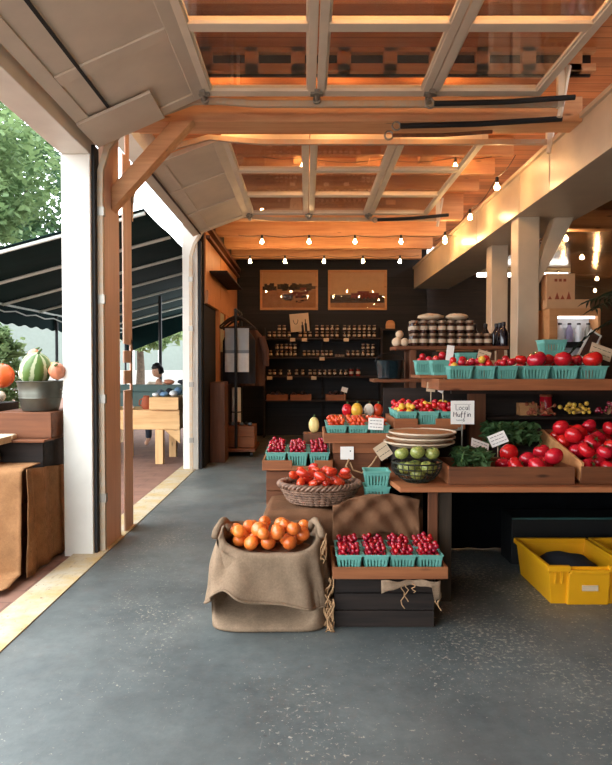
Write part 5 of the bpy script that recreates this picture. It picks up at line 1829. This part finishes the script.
c = Vector((-1.13, 10.5, 0))
t = thing('clothes_rail', 'black clothes rail with wooden wheeled base near the far white post', 'clothes rail', c)
MB().box(-1.42, -0.84, 10.35, 11.3, 0.085, 0.14).build('base_board', M['crate'], t, bevel=0.004)
for x in (-1.36, -0.9):
    for y in (10.4, 11.24):
        MB().cyl((x - 0.02, y, 0.042), (x + 0.02, y, 0.042), 0.042, n=14).build('wheel', M['black'], t, smooth=True)
MB().cyl((-1.16, 10.42, 0.14), (-1.16, 10.42, 2.42), 0.026, n=10).build('front_post', M['black'], t, smooth=True)
MB().cyl((-1.16, 11.25, 0.14), (-1.16, 11.25, 2.42), 0.026, n=10).build('back_post', M['black'], t, smooth=True)
MB().cyl((-1.16, 10.36, 2.42), (-1.16, 11.3, 2.42), 0.024, n=10).build('rail', M['black'], t, smooth=True)


def hanger(y, label, garment):
    t = thing('coat_hanger', label, 'hanger', (-1.16, y, 2.33), group=None)
    MB().tube([(-1.16, y, 2.34), (-1.16, y, 2.385)] + [(-1.16 + 0.032 * math.sin(a * PI / 6), y, 2.42 - 0.032 * math.cos(a * PI / 6)) for a in range(1, 10)], 0.004, 6).build('hook', M['steel'], t, smooth=True)
    MB().tube([(-1.46, y, 2.14), (-1.3, y, 2.27), (-1.16, y, 2.33), (-1.02, y, 2.27), (-0.86, y, 2.14)], [0.012, 0.02, 0.024, 0.02, 0.012], 8).tube([(-1.46, y, 2.14), (-1.16, y, 2.15), (-0.86, y, 2.14)], 0.012, 8).build('shoulder_bar', M['darkwood'], t, smooth=True)


def cloth_panel(name, label, x0, x1, y, z0, z1, mt, th=0.03, fold=0.012, bands=None, shoulders=False):
    def ringf(v):
        z = z0 + (z1 - z0) * v
        pts = []
        n = 40
        for j in range(n):
            a = 2 * PI * j / n
            hw = (x1 - x0) / 2
            if shoulders and v > 0.8:
                hw *= 1 - 0.55 * ((v - 0.8) / 0.2) ** 1.3
            x = (x0 + x1) / 2 + hw * math.copysign(abs(math.cos(a)) ** 0.7, math.cos(a))
            pts.append(Vector((x, y + th * math.sin(a) + fold * math.sin(x * 40 + v * 2) * (1 - v * 0.5), z)))
        return pts
    m = MB()
    rs = [ringf(k / 14) for k in range(15)]
    m.rings(rs)
    if bands:
        m.bm.faces.ensure_lookup_table()
        for f in m.bm.faces:
            v = (f.calc_center_median().z - z0) / (z1 - z0)
            f.material_index = bands(v)
    return m


hanger(10.5, 'wooden coat hanger holding the pale towel on the clothes rail', None)
m = cloth_panel('towel', '', -1.35, -0.95, 10.5, 1.4, 2.128, 'towel', 0.018, 0.008, lambda v: 1 if 0.0 <= v < 0.42 else (2 if v < 0.47 else 0))
o = m.build('hanging_towel', [mat('towel_grey_band', S(166, 172, 176), 0.9, var=0.06, bump=0.2, bs=200), M['towel'], mat('towel_stripe', S(120, 128, 136), 0.9)], None, (-1.15, 10.46, 1.4), smooth=True)
tag(o, 'pale grey and white banded towel hanging from the clothes rail', 'towel')
hanger(10.75, 'wooden coat hanger holding the dark coat on the clothes rail', None)
o = cloth_panel('coat', '', -1.42, -0.86, 10.75, 1.2, 2.125, 'x', 0.06, 0.014, None, True).build('dark_coat', M['cloth_dark'], None, (-1.15, 10.75, 1.3), smooth=True)
tag(o, 'dark coat hanging just behind the pale towel on the clothes rail', 'coat')
hanger(11.1, 'wooden coat hanger holding the brown jacket on the clothes rail', None)
o = cloth_panel('jacket', '', -1.2, -0.72, 11.1, 1.15, 2.125, 'x', 0.08, 0.02, None, True).build('brown_jacket', M['cloth_brown'], None, (-0.98, 11.1, 1.2), smooth=True)
tag(o, 'brown jacket hanging at the far end of the clothes rail', 'jacket')
sl = MB().tube([(-0.78, 11.04, 2.0), (-0.7, 11.0, 1.75), (-0.69, 10.98, 1.5)], [0.07, 0.06, 0.05], 10).build('sleeve', M['cloth_brown'], o, smooth=True)
slat_crate('storage_box', 'tan wooden box on the base of the clothes rail', -1.4, -0.86, 10.48, 11.0, 0.142, 0.5, M['tray'], 2, lid=True, cat='box')
for k in range(7):
    x, y = -1.36 + k * 0.07, 10.56 + 0.1 * (k % 2)
    o = MB().ball((0, 0, 0), (0.04, 0.05, 0.028), 10, 7, f=lambda d: 1 + nz(d, 2.5, 0.2)).build('folded_glove', M['cloth_dark'] if k % 2 else M['cloth_grey'], None, (x, y, 0.5 + 0.029), smooth=True, angle=180, local=True)
    tag(o, f'small {"dark" if k % 2 else "grey"} cloth bundle on the tan box under the clothes rail', 'cloth bundle', f'{"dark" if k % 2 else "grey"} cloth bundles on the tan box')
t = thing('paper_roll', 'upright white paper roll standing on the tan box under the towel', 'paper roll', (-1.2, 10.84, 0.5))
MB().lathe([(0.075, 0.0), (0.08, 0.01), (0.08, 0.62), (0.075, 0.63), (0.03, 0.63)], 24, (-1.2, 10.84, 0.5)).build('roll', M['paper'], t, smooth=True)
MB().lathe([(0.082, 0.2), (0.082, 0.22)], 24, (-1.2, 10.84, 0.5), caps=(False, False)).build('band', M['ink'], t, smooth=True)
# ------------------------------------------------------------------ outside: awning
t = thing('awning', 'dark green canvas awning along the outside of the market', 'awning', (-3.4, 12, 0))
AX0, AX1, AY0, AY1 = -1.93, -5.0, 7.55, 17.5
ZA, ZE = 3.37, 2.55
MB().grid(lambda u, v: Vector((AX0 + (AX1 - AX0) * u, AY0 + (AY1 - AY0) * v, ZA + (ZE - ZA) * u - 0.02 * abs(math.sin(v * PI * 7)))), 8, 42).build('canvas', M['awning'], t, solid=0.008)
MB().grid(lambda u, v: Vector((AX1 - 0.02, AY0 + (AY1 - AY0) * u, ZE + 0.02 - v * (0.36 + 0.02 * math.sin(u * 130)))), 120, 3).build('valance', M['awning'], t, solid=0.006)
MB().grid(lambda u, v: Vector((AX0 + (AX1 - AX0) * u, AY1, ZA + (ZE - ZA) * u - v * (0.3 + 0.4 * u))), 8, 3).build('end_panel', M['awning'], t, solid=0.006)
for k in range(8):
    y = AY0 + 0.05 + k * (AY1 - AY0 - 0.1) / 7
    MB().cyl((AX0, y, ZA - 0.04), (AX1, y, ZE - 0.04), 0.024, n=8).build('rafter', M['awnrib'], t, smooth=True)
MB().cyl((AX1, AY0, ZE - 0.03), (AX1, AY1, ZE - 0.03), 0.022, n=8).build('eave_bar', M['awnrib'], t, smooth=True)
MB().tube([(AX1 + 0.06, AY0 + k * 0.4, ZE - 0.12 - 0.04 * math.sin(k * PI / 2) ** 2) for k in range(25)], 0.012, 6).build('pull_rope', M['awnrib'], t, smooth=True)
for y in (AY0 + 0.4, 12.6, AY1 - 0.1):
    MB().cyl((AX1 + 0.02, y, -0.012), (AX1 + 0.02, y, ZE - 0.05), 0.03, n=10).build('pole', M['black'], t, smooth=True)
o = MB().cyl((-3.05, 13.2, -0.012), (-3.05, 13.2, 2.96), 0.035, n=10).build('support_pole', M['black'], None, (-3.05, 13.2, 0), smooth=True)
tag(o, 'thin black pole standing behind the seated person under the awning', 'pole')


# ------------------------------------------------------------------ trees
def tree(x, y, blobs, n, size, mt, label, trunk_h):
    t = thing('leafy_tree', label, 'tree', (x, y, 0))
    verts, faces = [], []
    rr = random.Random(int(x * 100 + y * 7))
    for i in range(n):
        bx, by, bz, br = rr.choice(blobs)
        while True:
            d = Vector((rr.uniform(-1, 1), rr.uniform(-1, 1), rr.uniform(-1, 1)))
            if 0.05 < d.length <= 1:
                break
        d = d.normalized() * (d.length ** 0.4)
        q = 1 + nz(d * 2.3 + Vector((bx, by, bz)), 1, 0.35)
        c = Vector((bx, by, bz)) + d * br * q
        s = size * rr.uniform(0.6, 1.4)
        e = Euler((rr.uniform(-1, 1), rr.uniform(-1, 1), rr.uniform(0, 6.28))).to_matrix()
        b = len(verts)
        for a in ((-0.45, -0.1, 0), (0, -0.9, 0.05), (0.45, -0.1, 0), (0, 1.0, -0.12)):
            verts.append(c + e @ (Vector(a) * s))
        faces += [(b, b + 1, b + 2), (b, b + 2, b + 3)]
    me = bpy.data.meshes.new('crown')
    me.from_pydata(verts, [], faces)
    me.materials.append(M[mt])
    ob('crown', me, t, -wl(t))
    m = MB()
    m.tube([(x, y, -0.02), (x + 0.05, y, trunk_h * 0.5), (x, y, trunk_h)], [0.2, 0.15, 0.11], 10)
    for (bx, by, bz, br) in blobs[:5]:
        m.tube([(x, y, trunk_h * 0.8), ((x + bx) / 2, (y + by) / 2, (trunk_h + bz) / 2 + 0.2), (bx, by, bz)], [0.08, 0.06, 0.03], 7)
    m.build('trunk', M['bark'], t, smooth=True)
    return t


tree(-8.2, 13.5, [(-8.2, 13.5, 6.0, 2.2), (-7.4, 13.0, 4.9, 1.5), (-9.2, 14.5, 4.8, 2.0), (-7.9, 14.5, 7.6, 1.8), (-7.0, 13.8, 5.6, 1.4), (-8.3, 13.6, 3.9, 1.3)], 15000, 0.105, 'leaf1', 'broad green tree just beyond the awning, seen through the near doorway', 3.2)
tree(-11.5, 21, [(-11.5, 21, 7.5, 2.4), (-9.8, 21.0, 5.2, 1.8), (-13, 21, 5.5, 2.2), (-10.2, 21, 9.6, 2.0), (-9.4, 21.5, 7.5, 1.8)], 9000, 0.16, 'leaf3', 'darker tree standing behind the broad green tree', 4)
tree(-5.7, 11.0, [(-5.5, 11.0, 1.3, 0.75), (-5.4, 10.2, 1.2, 0.6), (-6.3, 11.0, 1.4, 0.8), (-5.5, 10.8, 1.85, 0.45)], 6000, 0.085, 'leaf2', 'light green bushy young tree under the awning edge', 0.9)
tree(-6.6, 25, [(-6.6, 25, 4.4, 1.9), (-5.2, 24.6, 3.8, 1.4), (-8, 26, 4.2, 2.0), (-4.3, 25, 4.6, 1.6), (-6.0, 24.0, 2.9, 0.8)], 6500, 0.15, 'leaf2', 'far tree whose low leaves show under the awning', 2.8)
tree(-24, 31, [(-24, 31, 6, 3.5), (-23, 31, 4, 3.0), (-27, 30, 5, 3.5)], 3600, 0.34, 'leaf1', 'distant tree at the far left beyond the others', 4)

# pale buildings and wall beyond
t = thing('pale_building', 'pale rendered building far beyond the outdoor tables', 'building', (-9, 36, 0))
MB().box(-18, 2, 35, 40, -0.02, 5.2).build('wall_block', M['house'], t)
MB().box(-18.3, 2.3, 34.6, 40.3, 5.2, 5.5).build('roof_edge', M['cloth_grey'], t)
for x in (-9.6, -8.2, -6.8, -5.4):
    MB().box(x, x + 0.08, 34.95, 35, 0.4, 3.2).build('pilaster', M['cloth_white'], t)
o = MB().box(-14, 1.0, 29.9, 30.1, -0.02, 1.3).build('garden_wall', mat('garden_wall_paint', S(190, 192, 186), 0.8), None, (-6, 30, 0))
tag(o, 'low white wall beyond the seated person', 'wall')

# ------------------------------------------------------------------ outdoor pine stall and the things on it
t = thing('pine_stall', 'two-tier pine farm stall outside the second doorway', 'stall', (-2.7, 10.0, 0))
MB().box(-2.4, -1.95, 9.62, 10.5, 0.83, 1.02).build('upper_box', M['pine'], t, bevel=0.006)
MB().box(-3.3, -1.95, 9.7, 10.6, 0.52, 0.82).build('apron', M['pine'], t, bevel=0.006)
MB().box(-2.32 , -2.2, 9.66, 9.78, -0.012, 0.52).build('leg', M['pineZ'], t, bevel=0.006)
MB().box(-3.28, -3.18, 9.74, 9.84, -0.012, 0.52).build('leg', M['pineZ'], t, bevel=0.006)
MB().box(-2.28, -2.16, 10.45, 10.57, -0.012, 0.52).build('leg', M['pineZ'], t, bevel=0.006)
MB().box(-3.0, -2.9, 10.45, 10.57, -0.012, 0.52).build('leg', M['pineZ'], t, bevel=0.006)
MB().prism([(-2.2, 0.52), (-1.95, 0.52), (-1.95, 0.3)], 9.72, 9.76, Matrix(((1, 0, 0, 0), (0, 0, 1, 0), (0, 1, 0, 0), (0, 0, 0, 1)))).build('brace', M['pine'], t)
c = Vector((-2.57, 9.55, 0.82))
for k, (x, y, w, mt, lab) in enumerate(((-2.32, 9.72, 0.05, 'cloth_white', 'small white cloth bundle at the front left of pine stall top'), (-2.19, 9.72, 0.058, 'cloth_blue', 'washed blue cloth bundle at the front of pine stall top'), (-2.05, 9.73, 0.06, 'cloth_white', 'off-white cloth bundle at the right of the pine stall top'),
                                        (-2.31, 9.98, 0.055, 'cloth_grey', 'slate cloth bundle at the back left of pine stall top'), (-2.17, 9.99, 0.06, 'cloth_dark', 'dark cloth bundle at the back of pine stall top'), (-2.03, 9.99, 0.056, 'cloth_blue', 'washed blue cloth bundle beside the far white post'))):
    h = 0.05 + 0.012 * (k % 3) + 0.03 * (k > 2)
    o = MB().ball((0, 0, 0), (w * 1.02, 0.095, h * 0.62), 20, 14, f=lambda d: 1 + nz(d + Vector((k, 0, 0)), 3.4, 0.3)).build('cloth_bundle', M[mt], None, (x, y, 1.022 + h * 0.72), smooth=True, angle=180, local=True)
    tag(o, lab, 'cloth bundle')
p = Vector((-2.51, 9.9, 0))
t = thing('red_jug', 'dark red jug at the left end of the pine stall', 'jug', (p.x, 9.9, 0.821))
MB().lathe([(0.05, 0), (0.075, 0.03), (0.08, 0.1), (0.06, 0.17), (0.045, 0.2), (0.05, 0.215)], 18, (p.x, 9.9, 0.821)).build('jug_body', M['terra'], t, smooth=True)
MB().tube([(p.x - 0.055, 9.9, 0.99), (p.x - 0.11, 9.9, 0.96), (p.x - 0.115, 9.9, 0.9), (p.x - 0.075, 9.9, 0.87)], 0.01, 7).build('handle', M['terra'], t, smooth=True)
for k, (x, lab) in enumerate(((-2.76, 'folded white and blue cloth beside the dark red jug'), (-2.99, 'folded white and blue cloth at the far left of pine stall'))):
    o = MB().ball((0, 0, 0), (0.09, 0.06, 0.03), 16, 10, f=lambda d: 1 + nz(d + Vector((k * 3, 0, 0)), 2, 0.2)).build('folded_cloth', [M['cloth_white'], M['cloth_blue']][k], None, (x, 9.8, 0.821 + 0.038), smooth=True, angle=180, local=True)
    tag(o, lab, 'cloth')

# grey-green stall table in front of the person
t = thing('stall_table', 'long stall table under a grey-green cloth before the seated person', 'table', (-3.1, 11.5, 0))
MB().box(-4.3, -2.0, 11.3, 11.75, 1.0, 1.03).build('tabletop', M['greencloth'], t)
MB().grid(lambda u, v: Vector((-4.3 + 2.3 * u, 11.29 - 0.015 * math.sin(u * 40) * v, 1.03 - 0.34 * v)), 60, 4).build('cloth', M['greencloth'], t, smooth=True, solid=0.006)
for x in (-4.2, -2.12):
    MB().box(x, x + 0.08, 11.35, 11.43, -0.012, 1.0).build('leg', M['pineZ'], t)
o = MB().box(-4.2, -2.1, 11.4, 11.62, 1.032, 1.16).build('green_trough', M['greencloth'], None, (-3.1, 11.5, 1.03), bevel=0.02)
tag(o, 'long grey-green trough on the stall table before the seated person', 'trough')
for k, x in enumerate((-2.5, -2.25)):
    o = MB().ball((0, 0, 0), (0.1, 0.07, 0.045), 14, 9, f=lambda d: 1 + nz(d + Vector((k * 5, 1, 0)), 2.2, 0.3)).build('cloth_bundle', [M['gourdp'], M['cloth_dark']][k], None, (x, 11.5, 1.16 + 0.05), smooth=True, angle=180, local=True)
    tag(o, ['salmon cloth bundle on the grey-green trough', 'dark cloth bundle at the right of the grey-green trough'][k], 'cloth bundle')


# ------------------------------------------------------------------ the seated person
def person():
    px, py = -2.86, 12.35
    t = thing('person', 'dark-haired person in a cream top sitting on a bench beyond the stalls', 'person', (px, py, 0))
    s = 1.1
    J = {'pel': (0, 0, 0.56), 'wst': (0, -0.02, 0.72), 'chs': (0, -0.05, 0.93), 'nck': (0, -0.08, 1.08), 'hd': (-0.01, -0.11, 1.14)}
    for sg, n in ((-1, 'l'), (1, 'r')):
        J['sh' + n] = (sg * 0.17, -0.06, 1.02)
        J['el' + n] = (sg * 0.22, -0.2, 0.82)
        J['wr' + n] = (sg * 0.12, -0.4, 0.86)
        J['hp' + n] = (sg * 0.09, -0.02, 0.54)
        J['kn' + n] = (sg * 0.11, -0.42, 0.53)
        J['an' + n] = (sg * 0.11, -0.4, 0.1)
        J['to' + n] = (sg * 0.12, -0.56, 0.04)
    E = [('pel', 'wst'), ('wst', 'chs'), ('chs', 'nck'), ('nck', 'hd')]
    for n in 'lr':
        E += [('chs', 'sh' + n), ('sh' + n, 'el' + n), ('el' + n, 'wr' + n), ('pel', 'hp' + n), ('hp' + n, 'kn' + n), ('kn' + n, 'an' + n), ('an' + n, 'to' + n)]
    rad = {'pel': 0.13, 'wst': 0.12, 'chs': 0.14, 'nck': 0.055, 'hd': 0.05, 'sh': 0.065, 'el': 0.043, 'wr': 0.028, 'hp': 0.09, 'kn': 0.06, 'an': 0.038, 'to': 0.035}

    def skin(name, keys, edges, m, parent, grow=0.0, levels=2):
        idx = {k: i for i, k in enumerate(keys)}
        me = bpy.data.meshes.new(name)
        me.from_pydata([Vector(J[k]) * s for k in keys], [(idx[a], idx[b]) for a, b in edges], [])
        o = ob(name, me, parent)
        me.materials.append(m)
        md = o.modifiers.new('Skin', 'SKIN')
        for k, i in idx.items():
            r = rad.get(k, rad.get(k[:2], 0.05)) * s + grow
            me.skin_vertices[0].data[i].radius = (r, r * (0.72 if k in ('chs', 'wst', 'pel') else 1))
            me.skin_vertices[0].data[i].use_root = (i == 0)
        sb = o.modifiers.new('Sub', 'SUBSURF')
        sb.levels = sb.render_levels = levels
        return o
    keys = list(J)
    body = skin('body', keys, E, M['skin'], t)
    top = [k for k in keys if k in ('wst', 'chs', 'nck') or k[:2] in ('sh', 'el')]
    J2 = dict(J)
    ek = [('wst', 'chs')] + [('chs', 'sh' + n) for n in 'lr'] + [('sh' + n, 'el' + n) for n in 'lr']
    skin('shirt', ['chs', 'wst', 'shl', 'shr', 'ell', 'elr'], ek, M['shirt'], t, 0.018)
    ek = [('pel', 'hp' + n) for n in 'lr'] + [('hp' + n, 'kn' + n) for n in 'lr'] + [('kn' + n, 'an' + n) for n in 'lr']
    skin('trousers', ['pel', 'hpl', 'hpr', 'knl', 'knr', 'anl', 'anr'], ek, M['trouser'], t, 0.015)
    # head turned to its left side, face and hair
    hc = Vector((-0.015, -0.13, 1.27)) * s
    Mh = Matrix.Rotation(-0.75, 3, 'Z') @ Matrix.Rotation(0.22, 3, 'X')
    hr = (0.078 * s, 0.098 * s, 0.122 * s)

    def headf(d):
        k = 1.0
        if d.y < 0 and d.z < 0:
            k -= 0.1 * (-d.z) * (1 - abs(d.x))
        if d.z < -0.2:
            k -= 0.12 * abs(d.x) * (-d.z)
        if d.y < -0.75 and abs(d.x) < 0.28 and -0.35 < d.z < 0.15:
            k += 0.16 * (1 - abs(d.x) / 0.28)
        return k
    h = MB()
    h.ball(hc, hr, 24, 18, Mh, headf)
    for sg in (-1, 1):
        h.ball(hc + Mh @ Vector((sg * 0.08 * s, 0.01 * s, -0.005 * s)), (0.012 * s, 0.02 * s, 0.03 * s), 8, 6, Mh)
    h.build('head', M['skin'], t, smooth=True, angle=180, local=True)
    f = MB()
    for sg in (-1, 1):
        f.ball(hc + Mh @ Vector((sg * 0.031 * s, -0.089 * s, 0.012 * s)), (0.012 * s, 0.008 * s, 0.006 * s), 8, 6, Mh)
    f.build('eye', M['ink'], t, smooth=True, local=True)
    MB().ball(hc + Mh @ Vector((0, -0.085 * s, -0.062 * s)), (0.024 * s, 0.01 * s, 0.007 * s), 8, 6, Mh).build('mouth', M['terra'], t, smooth=True, local=True)
    g = MB()

    def hairf(d):
        k = 1.2 + nz(d, 5, 0.16)
        if d.y < -0.25 and d.z < 0.38:
            k = 0.8
        if d.z < -0.45:
            k = 0.85
        return k
    g.ball(hc + Vector((0, 0, 0.006)), hr, 26, 18, Mh, hairf)
    g.build('hair', M['hair'], t, smooth=True, angle=180, local=True)
    # hands: palm and five bent fingers
    for sg, n in ((-1, 'l'), (1, 'r')):
        w = Vector(J['wr' + n]) * s
        hm = MB()
        fw = Vector((-sg * 0.35, -0.9, 0.1)).normalized()
        sd = fw.cross(Vector((0, 0, 1))).normalized()
        up = sd.cross(fw)
        hm.tube([w, w + fw * 0.04, w + fw * 0.085], [0.026, 0.034, 0.03], 10)
        for k in range(4):
            b = w + fw * 0.085 + sd * (-0.027 + 0.018 * k)
            L = (0.06, 0.072, 0.068, 0.052)[k]
            hm.tube([b - fw * 0.02, b + fw * L * 0.45, b + fw * L * 0.8 - up * 0.014, b + fw * L * 0.95 - up * 0.03], [0.0095, 0.009, 0.008, 0.007], 7)
        b = w + fw * 0.03 + sd * (-sg * 0.028)
        hm.tube([b, b + sd * (-sg * 0.025) + fw * 0.025, b + sd * (-sg * 0.03) + fw * 0.055], [0.012, 0.01, 0.008], 7)
        hm.build('hand', M['skin'], t, smooth=True, local=True)
    return t


person()
t = thing('wooden_bench', 'plain wooden bench under the seated person', 'bench', (-2.98, 12.4, 0))
MB().box(-3.8, -2.2, 12.2, 12.6, 0.41, 0.455).build('seat', M['pine'], t)
for x in (-3.7, -2.36):
    MB().box(x, x + 0.06, 12.24, 12.56, -0.012, 0.41).build('leg', M['pineZ'], t)

# ------------------------------------------------------------------ left foreground, outside: crates, tub of gourds, burlap
slat_crate('wooden_crate', 'dark red-brown crate under the metal gourd tub', -2.42, -1.955, 4.82, 5.35, 0.945, 1.145, M['crate'], 1)
slat_crate('wooden_crate', 'dark crate stack carrying the tub crate outside the near post', -2.75, -1.99, 4.75, 5.4, 0.0, 0.925, M['blackwood'], 4)
for k, (x0, x1, y0, y1, z, lab) in enumerate(((-2.75, -1.96, 4.7, 5.4, 0.926, 'pale board lying on the dark crate stack by the near post'), (-2.75, -2.2, 4.45, 4.695, 0.93, 'pale board end jutting over the burlap-draped crate'), (-2.75, -2.28, 4.42, 4.68, 0.802, 'lower pale board on top of the burlap-draped crate'))):
    o = MB().box(x0, x1, y0, y1, z, z + (0.018 if k == 0 else 0.05)).build('pale_board', M['crate'] if k == 0 else M['palewood'], None, (x0, y0, z), bevel=0.003)
    tag(o, lab.replace('pale board lying', 'dark brown board lying'), 'board')
o = MB().box(-2.6, -2.3, 4.5, 4.66, 0.853, 0.929).build('small_block', M['blackwood'], None, (-2.4, 4.6, 0.83))
tag(o, 'dark block between the two pale boards by the near post', 'block')
slat_crate('wooden_crate', 'crate under the orange-brown burlap outside the near post', -2.8, -2.04, 4.4, 4.69, 0.0, 0.765, M['crate'], 3)


def drape(u, v):
    x = -2.85 + 0.87 * u
    s = v * 1.35
    y0 = 4.385
    if s < 0.28:
        y, z = 4.68 - s, 0.776
    elif s < 1.02:
        k = s - 0.28
        y, z = y0 - 0.012 - 0.03 * k - 0.02 * (1 + math.sin(u * 17 + k * 2)) * k, 0.772 - k
    else:
        k = s - 1.02
        y, z = y0 - 0.06 - k * (0.75 + 0.4 * (1 - u)), 0.03 - 0.03 * k
    if u > 0.93:
        z -= 0.0
    q = abs(nz((x * 3, y * 3, z * 3), 1.3, 0.03))
    return Vector((x, y - q * (s > 0.28), max(z + (q * 0.4 if s < 0.28 else 0) + (0.02 * abs(math.sin(u * 9 + s * 8)) if s > 1.02 else 0), 0.004)))


o = MB().grid(drape, 40, 46).build('burlap_drape', M['burlapo'], None, (-2.4, 4.4, 0), smooth=True, solid=0.006, angle=180)
tag(o, 'orange-brown burlap draped over the crates and onto paving outside near post', 'cloth')

o = MB().grid(lambda u, v: Vector((-1.968 + 0.014 * math.sin(u * 21 + v * 2) + nz((u * 4, v * 3, 5), 1.2, 0.008), 4.4 + 0.95 * u, 0.006 + 0.77 * v - 0.1 * u * v)), 50, 12).build('burlap_sheet', M['burlapo'], None, (-1.97, 4.8, 0), smooth=True, solid=0.006, angle=180)
tag(o, 'dark folded burlap sheet hanging down the side of crates beside the near post', 'cloth')
c = Vector((-2.13, 5.05, 1.147))
t = thing('metal_tub', 'ribbed galvanised tub of gourds beside the near white post', 'tub', c)
MB().lathe([(0.135, 0), (0.14, 0.01), (0.158, 0.09), (0.164, 0.1), (0.16, 0.11), (0.166, 0.13), (0.162, 0.14), (0.175, 0.225), (0.182, 0.232), (0.175, 0.236), (0.165, 0.225), (0.135, 0.03)], 40, c).build('tub_body', M['galv'], t, smooth=True)
MB().lathe([(0.158, 0.17), (0.158, 0.176)], 32, c).build('filling', M['burlapd'], t)
for sg in (-1, 1):
    MB().tube([c + Vector((sg * 0.178, -0.04, 0.17)), c + Vector((sg * 0.205, -0.02, 0.16)), c + Vector((sg * 0.205, 0.02, 0.16)), c + Vector((sg * 0.178, 0.04, 0.17))], 0.006, 6).build('handle', M['steel'], t, smooth=True)
gf = lambda d: 1 - 0.1 * (0.5 + 0.5 * math.cos(8 * math.atan2(d.y, d.x))) * (1 - d.z ** 2)
for k, (a, b, z, r, e, mt, lab) in enumerate(((-0.02, -0.04, 0.325, 0.126, (0.4, 0.2, 0.3), 'gourds', 'big green and white striped gourd in the metal tub'), (0.17, -0.09, 0.312, 0.066, (0.9, 0.2, 0), 'gourdp', 'salmon striped gourd at the right of the metal tub'),
                                             (-0.16, 0.1, 0.3, 0.058, (0.2, 0.7, 0), 'gourdw', 'whitish gourd at the left of the metal tub'), (0.06, 0.137, 0.322, 0.06, (0.5, 0.4, 0), 'yellow', 'yellow gourd at the back of the metal tub'), (-0.09, 0.1, 0.432, 0.055, (0, 0.3, 0), 'gourdp', 'pinkish gourd at the back left of metal tub'))):
    o = MB().ball((0, 0, 0), (r, r, r * 1.12), 24, 14, f=gf).build('gourd', M[mt], None, c + Vector((a, b, z)), smooth=True, angle=180, local=True)
    o.rotation_euler = e
    tag(o, lab, 'gourd')
    MB().tube([(0, 0, r * 1.05), (0.005, 0, r * 1.25), (0.02, 0, r * 1.45)], [0.012, 0.009, 0.008], 7).build('stem', M['stem'], o, smooth=True, local=True)
# things at the far left edge
o = MB().box(-2.8, -2.44, 4.92, 5.35, 0.946, 1.2).build('dark_box', M['blackwood'], None, (-2.6, 5.1, 0.945), bevel=0.004)
tag(o, 'dark box left of the tub crate, carrying the pale gourds', 'box')
for k, (x, y, z, r, mt, lab) in enumerate(((-2.51, 4.99, 1.28, 0.075, 'gourdw', 'white gourd on the dark box left of the tub'), (-2.67, 5.02, 1.28, 0.074, 'gourdw', 'white gourd at the far left edge on the dark box'), (-2.5, 5.18, 1.42, 0.1, 'gourdo', 'orange pumpkin perched behind the white gourds'), (-2.64, 5.28, 1.27, 0.06, 'gourdp', 'salmon gourd under the orange pumpkin'), (-2.5, 5.14, 1.252, 0.047, 'gourdw', 'small white gourd under the orange pumpkin'))):
    o = MB().ball((0, 0, 0), (r, r, r), 22, 14, f=gf).build('gourd', M[mt], None, (x, y, z), smooth=True, angle=180, local=True)
    tag(o, lab, 'gourd')
    MB().tube([(0, 0, r * 0.9), (0.005, 0, r * 1.2), (0.02, 0, r * 1.35)], [0.012, 0.009, 0.008], 7).build('stem', M['stem'], o, smooth=True, local=True)
o = MB().box(-2.33, -2.2, 4.71, 4.79, 0.946, 0.985).build('wrapped_soap', M['palewood'], None, (-2.26, 4.75, 0.945), bevel=0.012)
tag(o, 'small pale wrapped bar lying on the pale board by the tub crate', 'bar')
for k, x in enumerate((-2.47, -2.55)):
    t = thing('dark_bottle', ['right dark bottle on the pale board before the dark box', 'left dark bottle on the pale board before the dark box'][k], 'bottle', (x, 4.82, 0.946), group='dark bottles before the dark box')
    MB().lathe([(0.03, 0), (0.032, 0.01), (0.032, 0.12), (0.014, 0.17), (0.013, 0.2)], 14).build('bottle_body', M['bottle'], t, smooth=True, local=True)
    MB().lathe([(0.016, 0.19), (0.016, 0.215)], 10).build('cap', M['papert'], t, local=True)

# ------------------------------------------------------------------ sky, daylight, camera
w = bpy.data.worlds.new('World')
SC.world = w
w.use_nodes = True
nt = w.node_tree
bg = nt.nodes['Background']
tc = nt.nodes.new('ShaderNodeTexCoord')
sp = nt.nodes.new('ShaderNodeSeparateXYZ')
nt.links.new(tc.outputs['Generated'], sp.inputs[0])
rp = nt.nodes.new('ShaderNodeValToRGB')
rp.color_ramp.elements[0].position = 0.0
rp.color_ramp.elements[0].color = (0.92, 0.96, 1.0, 1)
rp.color_ramp.elements[1].position = 0.7
rp.color_ramp.elements[1].color = (0.8, 0.9, 1.0, 1)
nt.links.new(sp.outputs['Z'], rp.inputs['Fac'])
nt.links.new(rp.outputs['Color'], bg.inputs['Color'])
bg.inputs['Strength'].default_value = 6.4
sun = bpy.data.lights.new('sun', 'SUN')
sun.energy = 1.6
sun.angle = math.radians(40)
sun.color = (1.0, 0.95, 0.86)
so = bpy.data.objects.new('sun', sun)
C.objects.link(so)
so.rotation_euler = Vector((0.5, 0.35, -0.8)).to_track_quat('-Z', 'Y').to_euler()

cam = bpy.data.cameras.new('camera')
cam.sensor_fit = 'HORIZONTAL'
cam.sensor_width = 36
cam.lens = F_PX / 612 * 36
cam.clip_end = 200
co = bpy.data.objects.new('camera', cam)
C.objects.link(co)
co.location = (0, 0, 1.5)
co.rotation_euler = (PI / 2 - PITCH, 0, 0)
SC.camera = co

SC.cycles.use_denoising = True
SC.cycles.max_bounces = 8
SC.cycles.diffuse_bounces = 5
SC.cycles.transparent_max_bounces = 12
SC.cycles.sample_clamp_indirect = 8
vs_ = SC.view_settings
vs_.view_transform = 'Standard'
vs_.look = 'None'
vs_.gamma = 1
vs_.use_curve_mapping = False
vs_.exposure = 0.0
